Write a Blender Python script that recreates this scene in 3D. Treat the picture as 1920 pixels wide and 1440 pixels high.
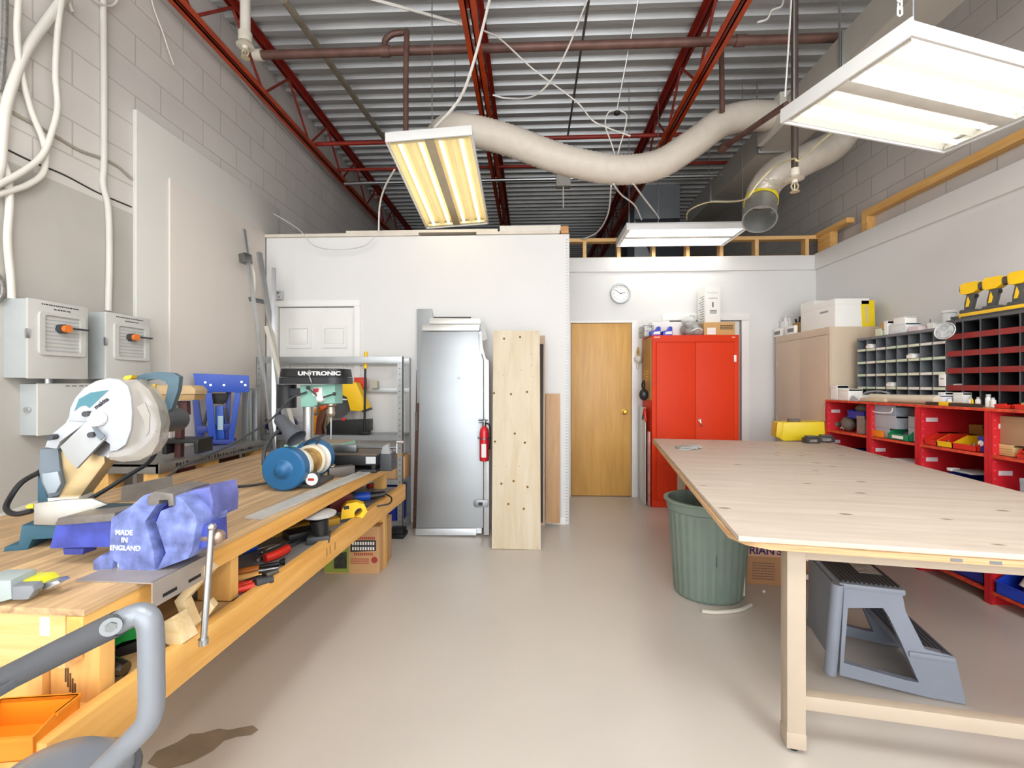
import bpy, bmesh, math, random
from mathutils import Vector, Matrix, Euler
random.seed(7)
for o in list(bpy.data.objects): bpy.data.objects.remove(o)
SC = bpy.context.scene
COL = SC.collection
# ---------------------------------------------------------------- camera, world, daylight, exposure
FPX, CX, CY, CAMH = 830.0, 960.0, 720.0, 1.315
YAW = math.atan(33/FPX)
cam = bpy.data.cameras.new('camera'); camo = bpy.data.objects.new('camera', cam); COL.objects.link(camo)
cam.sensor_width = 36.0; cam.lens = FPX/1920*36; cam.clip_start = .02
camo.location = (0, 0, CAMH); camo.rotation_euler = (math.pi/2, 0, YAW)
SC.camera = camo
w = bpy.data.worlds.new('daylight'); SC.world = w; w.use_nodes = True
bg = w.node_tree.nodes['Background']; bg.inputs[0].default_value = (.93, .96, 1, 1); bg.inputs[1].default_value = 1.75
SC.view_settings.view_transform = 'Standard'; SC.view_settings.look = 'None'
SC.view_settings.gamma = 1; SC.view_settings.use_curve_mapping = False
SC.view_settings.exposure = 0.4
def area(name, loc, rot, sx, sy, power, col=(1, 1, 1)):
    l = bpy.data.lights.new(name, 'AREA'); l.shape = 'RECTANGLE'; l.size = sx; l.size_y = sy; l.energy = power; l.color = col
    o = bpy.data.objects.new(name, l); COL.objects.link(o); o.location = loc; o.rotation_euler = rot
    return o
# daylight through the wide shop-front opening behind the photographer
area('shopfront_daylight', (.4, -3.25, 2.3), (math.pi/2, 0, 0), 5.8, 4.0, 160, (.97, .98, 1))

# ---------------------------------------------------------------- pixel <-> place helpers
s_, c_ = math.sin(YAW), math.cos(YAW)
def ray(px, py):
    l = (px-CX)/FPX; v = (CY-py)/FPX
    return Vector((l*c_-s_, l*s_+c_, v))
CAM = Vector((0, 0, CAMH))
def onZ(px, py, z): r = ray(px, py); return CAM+r*((z-CAMH)/r.z)
def onY(px, py, y): r = ray(px, py); return CAM+r*(y/r.y)
def onX(px, py, x): r = ray(px, py); return CAM+r*(x/r.x)
def at(px, py, d): return CAM+ray(px, py)*d
class Frame:
    "a place in the room: origin + turn about z; loc() finds where a sight line meets the plane y=yo of it"
    def __init__(self, loc, rotz=0, tilt=0):
        self.o = Vector(loc); self.rz = rotz; self.tilt = tilt
        self.M = (Matrix.Rotation(rotz, 3, 'Z') @ Matrix.Rotation(tilt, 3, 'X')).transposed()
    def thing(self, name, label, cat, group=None):
        t = thing(name, label, cat, self.o, self.rz, group); t.rotation_euler = (self.tilt, 0, self.rz); return t
    def p3(self, px, py, yo=0): a = self.loc(px, py, yo); return (a[0], yo, a[1])
    def cut(self, t, name, m, pts, y0, y1, bev=0, angle=40): return MB().prism(self.poly(pts, y0), y0, y1, bev=bev).obj(name, m, t, angle)
    def loc(self, px, py, yo=0):
        o = self.M @ (CAM-self.o); r = self.M @ ray(px, py)
        p = o+r*((yo-o.y)/r.y); return (p.x, p.z)
    def poly(self, pts, yo=0): return [self.loc(a, b, yo) for a, b in pts]

# ---------------------------------------------------------------- materials
MATS = {}
def lin(c): return c/12.92 if c <= .04045 else ((c+.055)/1.055)**2.4
def hx(h): return tuple(lin(int(h[i:i+2], 16)/255) for i in (0, 2, 4))+(1,)
def mat(h, rough=.5, metal=0, var=.05, scale=8, bump=0, stretch=(1, 1, 1), name=None, spec=.5, alpha=1, trans=0, coat=0):
    key = (h, rough, metal, var, scale, bump, stretch, alpha, trans, coat)
    if key in MATS: return MATS[key]
    m = bpy.data.materials.new(name or 'm_'+h); m.use_nodes = True; nt = m.node_tree; N = nt.nodes; b = N['Principled BSDF']
    b.inputs['Roughness'].default_value = rough; b.inputs['Metallic'].default_value = metal
    b.inputs['Specular IOR Level'].default_value = spec; b.inputs['Alpha'].default_value = alpha
    b.inputs['Transmission Weight'].default_value = trans; b.inputs['Coat Weight'].default_value = coat
    c = hx(h)
    tc = N.new('ShaderNodeTexCoord'); mp = N.new('ShaderNodeMapping'); mp.inputs['Scale'].default_value = stretch
    nz = N.new('ShaderNodeTexNoise'); nz.inputs['Scale'].default_value = scale; nz.inputs['Detail'].default_value = 4
    nt.links.new(tc.outputs['Object'], mp.inputs[0]); nt.links.new(mp.outputs[0], nz.inputs['Vector'])
    cr = N.new('ShaderNodeValToRGB'); cr.color_ramp.elements[0].position = .3; cr.color_ramp.elements[1].position = .7
    cr.color_ramp.elements[0].color = tuple(x*(1-var*1.6) for x in c[:3])+(1,)
    cr.color_ramp.elements[1].color = tuple(min(1, x*(1+var)) for x in c[:3])+(1,)
    nt.links.new(nz.outputs[0], cr.inputs[0]); nt.links.new(cr.outputs[0], b.inputs['Base Color'])
    if bump:
        bp = N.new('ShaderNodeBump'); bp.inputs['Strength'].default_value = bump; bp.inputs['Distance'].default_value = .004
        nt.links.new(nz.outputs[0], bp.inputs['Height']); nt.links.new(bp.outputs[0], b.inputs['Normal'])
    MATS[key] = m; return m
def wood(h, h2, grain=(1, 12, 12), scale=3, rough=.55, knots=0, hk='7a5230', kscale=4, name='wood'):
    m = bpy.data.materials.new(name); m.use_nodes = True; nt = m.node_tree; N = nt.nodes; b = N['Principled BSDF']; L = nt.links.new
    b.inputs['Roughness'].default_value = rough
    tc = N.new('ShaderNodeTexCoord'); mp = N.new('ShaderNodeMapping'); mp.inputs['Scale'].default_value = grain
    L(tc.outputs['Object'], mp.inputs[0])
    nz = N.new('ShaderNodeTexNoise'); nz.inputs['Scale'].default_value = scale; nz.inputs['Detail'].default_value = 6; nz.inputs['Roughness'].default_value = .6
    nz.inputs['Distortion'].default_value = .6
    L(mp.outputs[0], nz.inputs['Vector'])
    cr = N.new('ShaderNodeValToRGB'); cr.color_ramp.elements[0].position = .32; cr.color_ramp.elements[1].position = .66
    cr.color_ramp.elements[0].color = hx(h2); cr.color_ramp.elements[1].color = hx(h)
    L(nz.outputs[0], cr.inputs[0]); out = cr.outputs[0]
    if knots:
        mp2 = N.new('ShaderNodeMapping'); mp2.inputs['Scale'].default_value = tuple(.35+.65*(g/max(grain)) for g in grain)
        L(tc.outputs['Object'], mp2.inputs[0])
        vo = N.new('ShaderNodeTexVoronoi'); vo.inputs['Scale'].default_value = kscale; L(mp2.outputs[0], vo.inputs['Vector'])
        c2 = N.new('ShaderNodeValToRGB'); c2.color_ramp.elements[0].position = knots; c2.color_ramp.elements[1].position = knots*1.9
        c2.color_ramp.elements[0].color = (1, 1, 1, 1); c2.color_ramp.elements[1].color = (0, 0, 0, 1)
        L(vo.outputs['Distance'], c2.inputs[0])
        mx = N.new('ShaderNodeMixRGB'); mx.inputs[2].default_value = hx(hk); L(c2.outputs[0], mx.inputs[0]); L(out, mx.inputs[1]); out = mx.outputs[0]
    L(out, b.inputs['Base Color'])
    bp = N.new('ShaderNodeBump'); bp.inputs['Strength'].default_value = .12; bp.inputs['Distance'].default_value = .003
    L(nz.outputs[0], bp.inputs['Height']); L(bp.outputs[0], b.inputs['Normal'])
    return m
def glow(h, k, name='lit_tube'):
    m = bpy.data.materials.new(name); m.use_nodes = True; nt = m.node_tree
    b = nt.nodes['Principled BSDF']; b.inputs['Base Color'].default_value = hx(h)
    b.inputs['Emission Color'].default_value = hx(h); b.inputs['Emission Strength'].default_value = k
    return m
def block_wall(h, hm, zsmooth, hs=None):
    "painted concrete block; below zsmooth the joints are parged over"
    m = bpy.data.materials.new('painted_block'); m.use_nodes = True; nt = m.node_tree; N = nt.nodes; b = N['Principled BSDF']; L = nt.links.new
    b.inputs['Roughness'].default_value = .75
    tc = N.new('ShaderNodeTexCoord'); sp = N.new('ShaderNodeSeparateXYZ'); L(tc.outputs['Object'], sp.inputs[0])
    cb = N.new('ShaderNodeCombineXYZ'); L(sp.outputs['Y'], cb.inputs['X']); L(sp.outputs['Z'], cb.inputs['Y'])
    br = N.new('ShaderNodeTexBrick'); L(cb.outputs[0], br.inputs['Vector'])
    br.inputs['Scale'].default_value = 1; br.inputs['Brick Width'].default_value = .4; br.inputs['Row Height'].default_value = .2
    br.inputs['Mortar Size'].default_value = .0045; br.inputs['Mortar Smooth'].default_value = .25; br.inputs['Bias'].default_value = 0
    c = hx(h); br.inputs['Color1'].default_value = c; br.inputs['Color2'].default_value = tuple(x*.95 for x in c[:3])+(1,); br.inputs['Mortar'].default_value = hx(hm)
    nz = N.new('ShaderNodeTexNoise'); nz.inputs['Scale'].default_value = 2.2; nz.inputs['Detail'].default_value = 5; L(tc.outputs['Object'], nz.inputs['Vector'])
    cr = N.new('ShaderNodeValToRGB'); cr.color_ramp.elements[0].position = .3; cr.color_ramp.elements[1].position = .7
    c3 = hx(hs or h)
    cr.color_ramp.elements[0].color = tuple(x*.86 for x in c3[:3])+(1,); cr.color_ramp.elements[1].color = c3
    L(nz.outputs[0], cr.inputs[0])
    c4 = N.new('ShaderNodeValToRGB'); c4.color_ramp.elements[0].position = .3; c4.color_ramp.elements[1].position = .7; c4.color_ramp.elements[0].color = (.86, .86, .86, 1); L(nz.outputs[0], c4.inputs[0])
    gt = N.new('ShaderNodeMath'); gt.operation = 'GREATER_THAN'; L(sp.outputs['Z'], gt.inputs[0]); gt.inputs[1].default_value = zsmooth
    ml = N.new('ShaderNodeMixRGB'); ml.blend_type = 'MULTIPLY'; ml.inputs[0].default_value = .7; L(br.outputs[0], ml.inputs[1]); L(c4.outputs[0], ml.inputs[2])
    mx = N.new('ShaderNodeMixRGB'); L(gt.outputs[0], mx.inputs[0]); L(cr.outputs[0], mx.inputs[1]); L(ml.outputs[0], mx.inputs[2])
    L(mx.outputs[0], b.inputs['Base Color'])
    mu = N.new('ShaderNodeMath'); mu.operation = 'MULTIPLY'; L(br.outputs['Fac'], mu.inputs[0]); L(gt.outputs[0], mu.inputs[1])
    bp = N.new('ShaderNodeBump'); bp.invert = True; bp.inputs['Strength'].default_value = .5; bp.inputs['Distance'].default_value = .006
    L(mu.outputs[0], bp.inputs['Height']); L(bp.outputs[0], b.inputs['Normal'])
    return m

# ---------------------------------------------------------------- mesh builder
class MB:
    def __init__(self): self.bm = bmesh.new()
    def _x(self, vs, M):
        if M is not None: bmesh.ops.transform(self.bm, matrix=M, verts=vs)
    def box(self, a, b, bev=0, M=None, seg=2):
        x0, y0, z0 = (min(a[i], b[i]) for i in range(3)); x1, y1, z1 = (max(a[i], b[i]) for i in range(3))
        S = Matrix.Translation(((x0+x1)/2, (y0+y1)/2, (z0+z1)/2)) @ Matrix.Diagonal((x1-x0, y1-y0, z1-z0, 1))
        vs = bmesh.ops.create_cube(self.bm, size=1, matrix=S)['verts']
        if M is not None: self._x(vs, M)
        if bev:
            es = list({e for v in vs for e in v.link_edges})
            bmesh.ops.bevel(self.bm, geom=es, offset=bev, segments=seg, affect='EDGES', profile=.6)
        return self
    def cyl(self, p0, p1, r, r2=None, n=20, cap=True):
        p0, p1 = Vector(p0), Vector(p1); d = p1-p0
        M = Matrix.Translation((p0+p1)/2) @ d.to_track_quat('Z', 'Y').to_matrix().to_4x4()
        bmesh.ops.create_cone(self.bm, cap_ends=cap, segments=n, radius1=r, radius2=r if r2 is None else r2, depth=d.length, matrix=M)
        return self
    def sph(self, c, r, n=16, sc=(1, 1, 1)):
        M = Matrix.Translation(c) @ Matrix.Diagonal((sc[0], sc[1], sc[2], 1))
        bmesh.ops.create_uvsphere(self.bm, u_segments=n, v_segments=max(6, n//2), radius=r, matrix=M); return self
    def tube(self, pts, r, n=8, smooth=6, cap=True, rad=None):
        P = [Vector(p) for p in pts]
        if smooth and len(P) > 2: P, T = catmull(P, smooth)
        else: T = [i/(len(P)-1) for i in range(len(P))]
        rings = []; up = None
        for i, p in enumerate(P):
            t = (P[min(i+1, len(P)-1)]-P[max(i-1, 0)]).normalized()
            if up is None: up = Vector((0, 0, 1)) if abs(t.z) < .9 else Vector((1, 0, 0))
            x = (up-t*up.dot(t)); x = x.normalized() if x.length > 1e-6 else t.orthogonal().normalized(); y = t.cross(x); up = x
            rr = rad(T[i], i) if rad else r
            rings.append([self.bm.verts.new(p+(x*math.cos(a)+y*math.sin(a))*rr) for a in (2*math.pi*k/n for k in range(n))])
        for a, b in zip(rings, rings[1:]):
            for k in range(n): self.bm.faces.new((a[k], a[(k+1) % n], b[(k+1) % n], b[k]))
        if cap: self.bm.faces.new(rings[0][::-1]); self.bm.faces.new(rings[-1])
        return self
    def lathe(self, prof, n=24, M=None):
        vs = []; rings = []
        for r, z in prof:
            rings.append([self.bm.verts.new((r*math.cos(2*math.pi*k/n), r*math.sin(2*math.pi*k/n), z)) for k in range(n)] if r > 1e-6 else [self.bm.verts.new((0, 0, z))])
            vs += rings[-1]
        for a, b in zip(rings, rings[1:]):
            for k in range(n):
                q = [a[k % len(a)], a[(k+1) % len(a)], b[(k+1) % len(b)], b[k % len(b)]]
                q = list(dict.fromkeys(q))
                if len(q) > 2: self.bm.faces.new(q)
        self._x(vs, M); return self
    def prism(self, pts, y0, y1, M=None, bev=0):
        "outline in (x,z), solid from y0 to y1"
        a = [self.bm.verts.new((x, y0, z)) for x, z in pts]; b = [self.bm.verts.new((x, y1, z)) for x, z in pts]; n = len(pts)
        fs = [self.bm.faces.new(a), self.bm.faces.new(b[::-1])]
        for k in range(n): fs.append(self.bm.faces.new((a[k], b[k], b[(k+1) % n], a[(k+1) % n])))
        bmesh.ops.recalc_face_normals(self.bm, faces=fs)
        if bev:
            es = list({e for f in fs[:2] for e in f.edges})
            r = bmesh.ops.bevel(self.bm, geom=es, offset=bev, segments=2, affect='EDGES', profile=.6)
        self._x(a+b if not bev else [], M); return self
    def ring(self, outer, inner, y0, y1, M=None):
        "outline with a hole, both lists of the same length"
        n = len(outer); V = [[self.bm.verts.new((x, y, z)) for x, z in L] for L in (outer, inner) for y in (y0, y1)]
        o0, o1, i0, i1 = V; fs = []
        for k in range(n):
            j = (k+1) % n
            for q in ((o0[k], o0[j], i0[j], i0[k]), (o1[k], i1[k], i1[j], o1[j]), (o0[k], o1[k], o1[j], o0[j]), (i0[k], i0[j], i1[j], i1[k])): fs.append(self.bm.faces.new(q))
        bmesh.ops.recalc_face_normals(self.bm, faces=fs)
        self._x([v for L in V for v in L], M); return self
    def faces(self, vs, fs):
        v = [self.bm.verts.new(p) for p in vs]
        for f in fs: self.bm.faces.new([v[i] for i in f])
        return self
    def obj(self, name, m, parent=None, angle=40, loc=None, rotz=0):
        bmesh.ops.recalc_face_normals(self.bm, faces=self.bm.faces[:])
        me = bpy.data.meshes.new(name); self.bm.to_mesh(me); self.bm.free(); me.materials.append(m)
        for p in me.polygons: p.use_smooth = True
        me.set_sharp_from_angle(angle=math.radians(angle))
        o = bpy.data.objects.new(name, me); COL.objects.link(o)
        if parent: o.parent = parent
        if loc is not None: o.location = loc; o.rotation_euler = (0, 0, rotz)
        return o
def catmull(P, k):
    Q = [P[0]*2-P[1]]+P+[P[-1]*2-P[-2]]; out = []; T = []
    for i in range(1, len(Q)-2):
        for j in range(k):
            t = j/k; a, b, c, d = Q[i-1:i+3]
            out.append(.5*((2*b)+(c-a)*t+(2*a-5*b+4*c-d)*t*t+(3*b-a-3*c+d)*t**3)); T.append((i-1+t)/(len(P)-1))
    out.append(P[-1]); T.append(1); return out, T
def tag(o, label=None, cat=None, group=None, kind=None):
    if label: o['label'] = label
    if cat: o['category'] = cat
    if group: o['group'] = group
    if kind: o['kind'] = kind
    return o
def thing(name, label, cat, loc=(0, 0, 0), rotz=0, group=None):
    o = bpy.data.objects.new(name, None); o.empty_display_size = .05; COL.objects.link(o); o.location = loc; o.rotation_euler = (0, 0, rotz)
    return tag(o, label, cat, group)
def struct(name, mb, m): return tag(mb.obj(name, m), kind='structure')
def cable(name, label, cat, pts, r, m, n=8, smooth=8, group=None):
    return tag(MB().tube(pts, r, n=n, smooth=smooth).obj(name, m, angle=60), label, cat, group)
def text(name, s, size, M, m, parent=None, depth=.0006, align='CENTER', bold=0):
    cu = bpy.data.curves.new('lettering', 'FONT'); cu.body = s; cu.size = size; cu.extrude = depth; cu.align_x = align; cu.align_y = 'CENTER'; cu.offset = bold
    t = bpy.data.objects.new('lettering', cu); COL.objects.link(t); bpy.context.view_layer.update()
    me = bpy.data.meshes.new_from_object(t.evaluated_get(bpy.context.evaluated_depsgraph_get()))
    bpy.data.objects.remove(t); me.transform(M); me.materials.clear(); me.materials.append(m)
    o = bpy.data.objects.new(name, me); COL.objects.link(o)
    if parent: o.parent = parent
    return o
FACE = Matrix.Rotation(math.pi/2, 4, 'X')            # lettering standing up, read from -y
def face(x, y, z, rz=0, roll=0): return Matrix.Translation((x, y, z)) @ Matrix.Rotation(rz, 4, 'Z') @ FACE @ Matrix.Rotation(roll, 4, 'Z')
def print_rows(m, x0, x1, z0, z1, rows, y, th=.0008, fill=.55, words=(3, 7)):
    "unreadable print: rows of short dashes on a face looking to -y"
    h = (z1-z0)/rows
    for r in range(rows):
        zb = z0+r*h+h*(1-fill)/2; x = x0
        while x < x1-.002:
            wd = min(random.uniform(.04, .14)*(x1-x0), x1-x); m.box((x, y-th, zb), (x+wd*.8, y, zb+h*fill)); x += wd
    return m
def circ(cx, cz, r, n=24, a0=0, a1=2*math.pi, end=False):
    k = n if not end else n-1
    return [(cx+r*math.cos(a0+(a1-a0)*i/k), cz+r*math.sin(a0+(a1-a0)*i/k)) for i in range(n)]
def rrect(x0, z0, x1, z1, r, n=5):
    out = []
    for cx, cz, a in ((x1-r, z0+r, -90), (x1-r, z1-r, 0), (x0+r, z1-r, 90), (x0+r, z0+r, 180)):
        out += [(cx+r*math.cos(math.radians(a+90*i/(n-1))), cz+r*math.sin(math.radians(a+90*i/(n-1)))) for i in range(n)]
    return out

WHITE = mat('e9e8e4', .7, var=.015, name='white_paint'); STEEL = mat('c9cdd0', .3, 1, .04, name='bare_steel'); DSTEEL = mat('8d9092', .4, 1, .08, name='dull_steel')
GALV = mat('b4b8b8', .42, .8, .06, 5, name='galvanised'); BLACK = mat('17181a', .45, var=.1, name='black_plastic'); DGREY = mat('3b3e42', .5, var=.08, name='dark_grey')
LGREY = mat('b9bcbd', .5, var=.03, name='light_grey'); INK = mat('26242a', .6, var=0, name='ink'); PAPER = mat('f0efea', .7, var=.01, name='paper')
PINE = wood('edc07a', 'd9a255', (12, 1, 12), 2.2, knots=.05, name='pine_along_y'); PINEX = wood('edc68c', 'dcab66', (1, 12, 12), 2.2, knots=.05, name='pine_along_x')
PINEZ = wood('ecc184', 'd9a55c', (12, 12, 1), 2.2, knots=.06, name='pine_upright')
CARD = mat('c49a6c', .8, var=.04, name='cardboard'); RED = mat('d8361a', .35, var=.02, name='red_enamel'); BLUE = mat('1f4fb8', .4, var=.05, name='blue_plastic')
YEL = mat('f2c318', .42, var=.04, name='yellow_plastic'); BRASS = mat('c9a24a', .3, 1, name='brass'); CHROME = mat('dfe2e4', .12, 1, 0, name='chrome')
# ================================================================ THE SETTING
XL, XR, YF, YP, XP = -2.58, 3.28, 5.21, 4.168, .37
ZD = 4.42
def floor_mat():
    m = mat('cbc4ba', .3, var=.03, scale=1.3, name='epoxy_floor', spec=.45); return m
struct('floor', MB().box((-2.8, -3.3, -.12), (3.6, 11.2, 0)), floor_mat())
LB = block_wall('ddd8d2', 'c2bbb3', 2.42, 'c3bfb7')
struct('wall_left', MB().box((XL-.2, -3.3, 0), (XL, 11.2, 4.75)), LB)
RB = block_wall('d2ccc6', 'b3aca5', 0)
struct('wall_right_block', MB().box((3.44, -3.3, 0), (3.64, 11.2, 4.75)), RB)
struct('wall_back', MB().box((-2.8, 11.0, 0), (3.64, 11.2, 4.75)), RB)
WP = mat('dedddb', .62, var=.012, scale=2, name='white_wall')
struct('wall_right', MB().box((XR, -3.3, 0), (XR+.12, YF+.1, 2.68)), WP)
# drywall partition on the left, with the doorway of the white door
dx0, dx1, dz = onY(521, 575, YP).x, onY(664, 575, YP).x, onY(600, 575, YP).z
mb = MB().box((XL+.046, YP, 0), (dx0, YP+.1, 2.72)).box((dx1, YP, 0), (XP, YP+.1, 2.72)).box((dx0, YP, dz), (dx1, YP+.1, 2.72))
mb.box((XP-.1, YP+.1, 0), (XP, YF, 2.72)); struct('wall_partition', mb, WP)
# far wall with two door openings (wooden door, and the doorway behind the red cabinet)
ex0, ex1, ez = .47, 1.2, 2.04
fx0, fx1, fz = 1.62, 2.44, 2.05
mb = MB().box((XP, YF, 0), (ex0, YF+.1, 2.68)).box((ex0, YF, ez), (ex1, YF+.1, 2.68)).box((ex1, YF, 0), (fx0, YF+.1, 2.68))
mb.box((fx0, YF, fz), (fx1, YF+.1, 2.68)).box((fx1, YF, 0), (XR+.12, YF+.1, 2.68)); struct('wall_far', mb, WP)
# fascia boards along the wall tops
FB = mat('e3e2df', .6, var=.01, name='fascia_paint')
struct('trim_1', MB().box((XP+.002, YF-.03, 2.62), (XR-.03, YF+.1, 2.785), .004), FB)
struct('trim_2', MB().box((XR-.03, -3.3, 2.62), (XR+.12, YF+.1, 2.80), .004), FB)
# bare stud framing above the far wall
mb = MB(); mb.box((XP+.02, YF+.0, 2.98), (XR+.1, YF+.09, 3.02))
mb.box((XP+.02, YF+.02, 2.785), (XR+.1, YF+.09, 2.80))
for px in (1096, 1160, 1225, 1289, 1352, 1418, 1512): x = onY(px, 470, YF+.02).x; mb.box((x-.02, YF+.005, 2.79), (x+.02, YF+.09, 2.98))
struct('trim_3', mb, PINEX)
# timber plate on the right hand wall
mb = MB().box((3.36, -3.0, 2.99), (3.44, 4.62, 3.06)).box((3.36, 4.55, 2.80), (3.44, 4.62, 2.99)).box((3.30, 5.0, 2.80), (3.38, 5.21, 3.02))
mb.box((3.28, 4.72, 2.99), (3.36, 5.3, 3.04))
struct('trim_4', mb, PINE)
# cap boards on the partition
mb = MB().box((XL+.02, YP-.02, 2.722), (-1.05, YP+.12, 2.75)).box((-1.75, YP-.012, 2.75), (-.3, YP+.11, 2.775)).box((-.5, YP-.025, 2.722), (.28, YP+.1, 2.745))
struct('trim_5', mb, mat('d8cfc0', .6, name='cap_board'))
struct('trim_6', MB().box((-.28, YP-.02, 2.747), (.29, YP+.1, 2.80)), mat('dbd6cb', .65, name='plaster_strip'))
struct('trim_7', MB().box((.29, YP-.03, 2.722), (.365, YP+.1, 2.79), .01), wood('c99762', 'a9743f', (1, 8, 8), 5, name='stud_end'))
# perforated metal corner bead
mb = MB().box((XP-.005, YP-.004, 0), (XP+.003, YP+.03, 2.72))
for i in range(95): mb.box((XP-.03, YP-.0025, .03+i*.028), (XP-.012, YP, .043+i*.028))
struct('trim_8', mb, mat('b9bab8', .5, .3, name='corner_bead'))
# ceiling: corrugated steel roof deck
prof = []; y = -3.3; p = .158
while y < 11.1:
    prof += [(y, 0), (y+.05, 0), (y+.068, .04), (y+.14, .04)]; y += p
mb = MB(); n = len(prof)
vs = [(x, yy, ZD+zz) for x in (-2.6, 3.5) for yy, zz in prof]
mb.faces(vs, [(i, i+1, n+i+1, n+i) for i in range(n-1)])
mb.box((-2.8, -3.3, ZD+.06), (3.64, 11.2, ZD+.12))
struct('ceiling', mb, mat('c6c8c8', .42, .4, .1, 1.5, stretch=(1, 8, 1), name='roof_deck'))
# doors
def panel_door(name, x0, x1, z1, y, dm, t=.04):
    return tag(MB().box((x0+.006, y, .008), (x1-.006, y+t, z1-.006), .003).obj(name, dm), kind='structure')
BIRCH = wood('d6a75e', 'c5944d', (9, 9, .7), 2.2, .4, name='birch_door')
d = panel_door('door_1', ex0+.012, ex1-.012, ez-.01, YF+.005, BIRCH)
k = onY(1171, 772, YF).to_tuple()
MB().lathe([(.0, -.06), (.02, -.058), (.028, -.045), (.026, -.032), (.012, -.025), (.012, -.008), (.03, -.006), (.032, 0)], 20, Matrix.Translation((k[0], YF+.005, k[2])) @ Matrix.Rotation(-math.pi/2, 4, 'X') ).obj('knob', BRASS, d)
struct('trim_9', MB().box((ex1-.012, YF-.018, 0), (ex1+.055, YF+.1, ez-.0125), .003).box((ex0-.06, YF-.016, ez-.012), (ex1+.055, YF+.1, ez+.012), .003).box((ex0-.06, YF-.012, 0), (ex0+.012, YF+.1, ez-.0125)), mat('ecebe8', .5, var=.01, name='gloss_trim'))
TR = mat('ecebe8', .5, var=.01, name='gloss_trim2')
d2 = panel_door('door_2', dx0, dx1, dz, YP+.02, mat('e7e6e2', .5, var=.01, name='white_door'))
fr = Frame((0, YP+.02, 0)); mbp = MB(); W = dx1-dx0
for (zb, zt) in ((1.66, 1.88), (.95, 1.55), (.2, .82)):
    for xa in (dx0+.1*W, dx0+.57*W):
        xb = xa+.33*W
        mbp.ring(rrect(xa, zb, xb, zt, .006), rrect(xa+.03, zb+.03, xb-.03, zt-.03, .006), YP+.008, YP+.022)
        mbp.box((xa+.04, YP+.012, zb+.04), (xb-.04, YP+.02, zt-.04), .004)
mbp.obj('door_panel', mat('e7e6e2', .5, var=.01, name='white_door'), d2)
struct('trim_10', MB().box((dx0-.06, YP-.014, 0), (dx0-.002, YP, dz), .004).box((dx1+.002, YP-.014, 0), (dx1+.06, YP, dz), .004).box((dx0-.06, YP-.014, dz+.001), (dx1+.06, YP, dz+.06), .004), TR)
d3 = panel_door('door_3', fx0, fx1, fz, YF+.03, mat('e4e3df', .5, var=.01, name='far_door'))
struct('trim_11', MB().box((fx1, YF-.02, 0), (fx1+.085, YF+.02, fz-.001), .005).box((fx0-.085, YF-.02, 0), (fx0, YF+.02, fz-.001), .005).box((fx0-.085, YF-.021, fz), (fx1+.085, YF+.02, fz+.08), .005), TR)
# drywall sheets against the left block wall
yA = onX(248, 400, XL).y; t_ = thing('drywall_panel', 'tall white drywall panel standing against the left block wall, top above the partition', 'wall panel', (XL, yA, 0))
yB = onX(517, 398, XL).y-yA
MB().box((.002, 0, 0.02), (.03, yB, 3.10), .002).obj('sheet', mat('dcdad3', .65, var=.015, scale=1.5, name='panel_paint'), t_)
yS = onX(316, 400, XL+.03).y-yA
MB().box((.03, yS, .02), (.042, YP-.01-yA, 2.77), .002).obj('cover_sheet', mat('ded6cd', .65, var=.012, scale=1.5, name='panel_paint_warm'), t_)
# baseboard
struct('baseboard_partition', MB().box((.21, YP-.012, 0), (XP-.035, YP, .07), .002), TR)

# ================================================================ ROOF STEEL
ORANGE = mat('b23d10', .42, var=.16, scale=6, name='primer_red'); DRED = mat('8e2212', .5, var=.2, scale=5, name='primer_dark')
def joist(x, label):
    t = thing('roof_joist', label, 'roof joist', (x, 0, 3.93))
    L0, L1 = -2.9, 10.98
    MB().box((-.058, L0, .0), (-.012, L1, .008)).box((-.02, L0, 0), (-.012, L1, .05)).box((.012, L0, 0), (.058, L1, .008)).box((.012, L0, 0), (.02, L1, .05)).obj('bottom_chord', ORANGE, t)
    MB().box((-.058, L0, .478), (-.012, L1, .486)).box((-.02, L0, .43), (-.012, L1, .48)).box((.012, L0, .478), (.058, L1, .486)).box((.012, L0, .43), (.02, L1, .48)).obj('top_chord', DRED, t)
    y = L0+.1; up = False; k = 0
    while y < L1-.45:
        MB().cyl((0, y, .44 if up else .02), (0, y+.42, .02 if up else .44), .012, n=8).obj('web_bar', DRED, t); y += .42; up = not up; k += 1
    return t
joist(-2.41, 'red steel roof joist running close along the left block wall')
joist(-.43, 'red steel roof joist above the yellowish light fixture, middle one of three')
joist(1.46, 'red steel roof joist running between the middle joist and the grey duct')
def bar(name, label, cat, p0, p1, r, m, n=12): return tag(MB().cyl(p0, p1, r, n=n).obj(name, m), label, cat)
def hrow(py, z, px0, px1):                       # a level member across the roof, seen at height py
    y = (z-CAMH)*FPX/(CY-py); return y, onY(px0, py, y).x, onY(px1, py, y).x
y, a, b = hrow(262, 4.0, 620, 1340); bar('bridging_bar', 'red bridging bar across the joists, passing behind the flexible white hose', 'bridging bar', (-2.4, y, 4.0), (b, y, 4.02), .022, DRED)
y, a, b = hrow(312, 3.99, 620, 1380); bar('bridging_bar', 'thin red bridging bar across the joists, farther back below the white hose', 'bridging bar', (-2.4, y, 3.99), (b, y, 3.99), .018, DRED)
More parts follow.
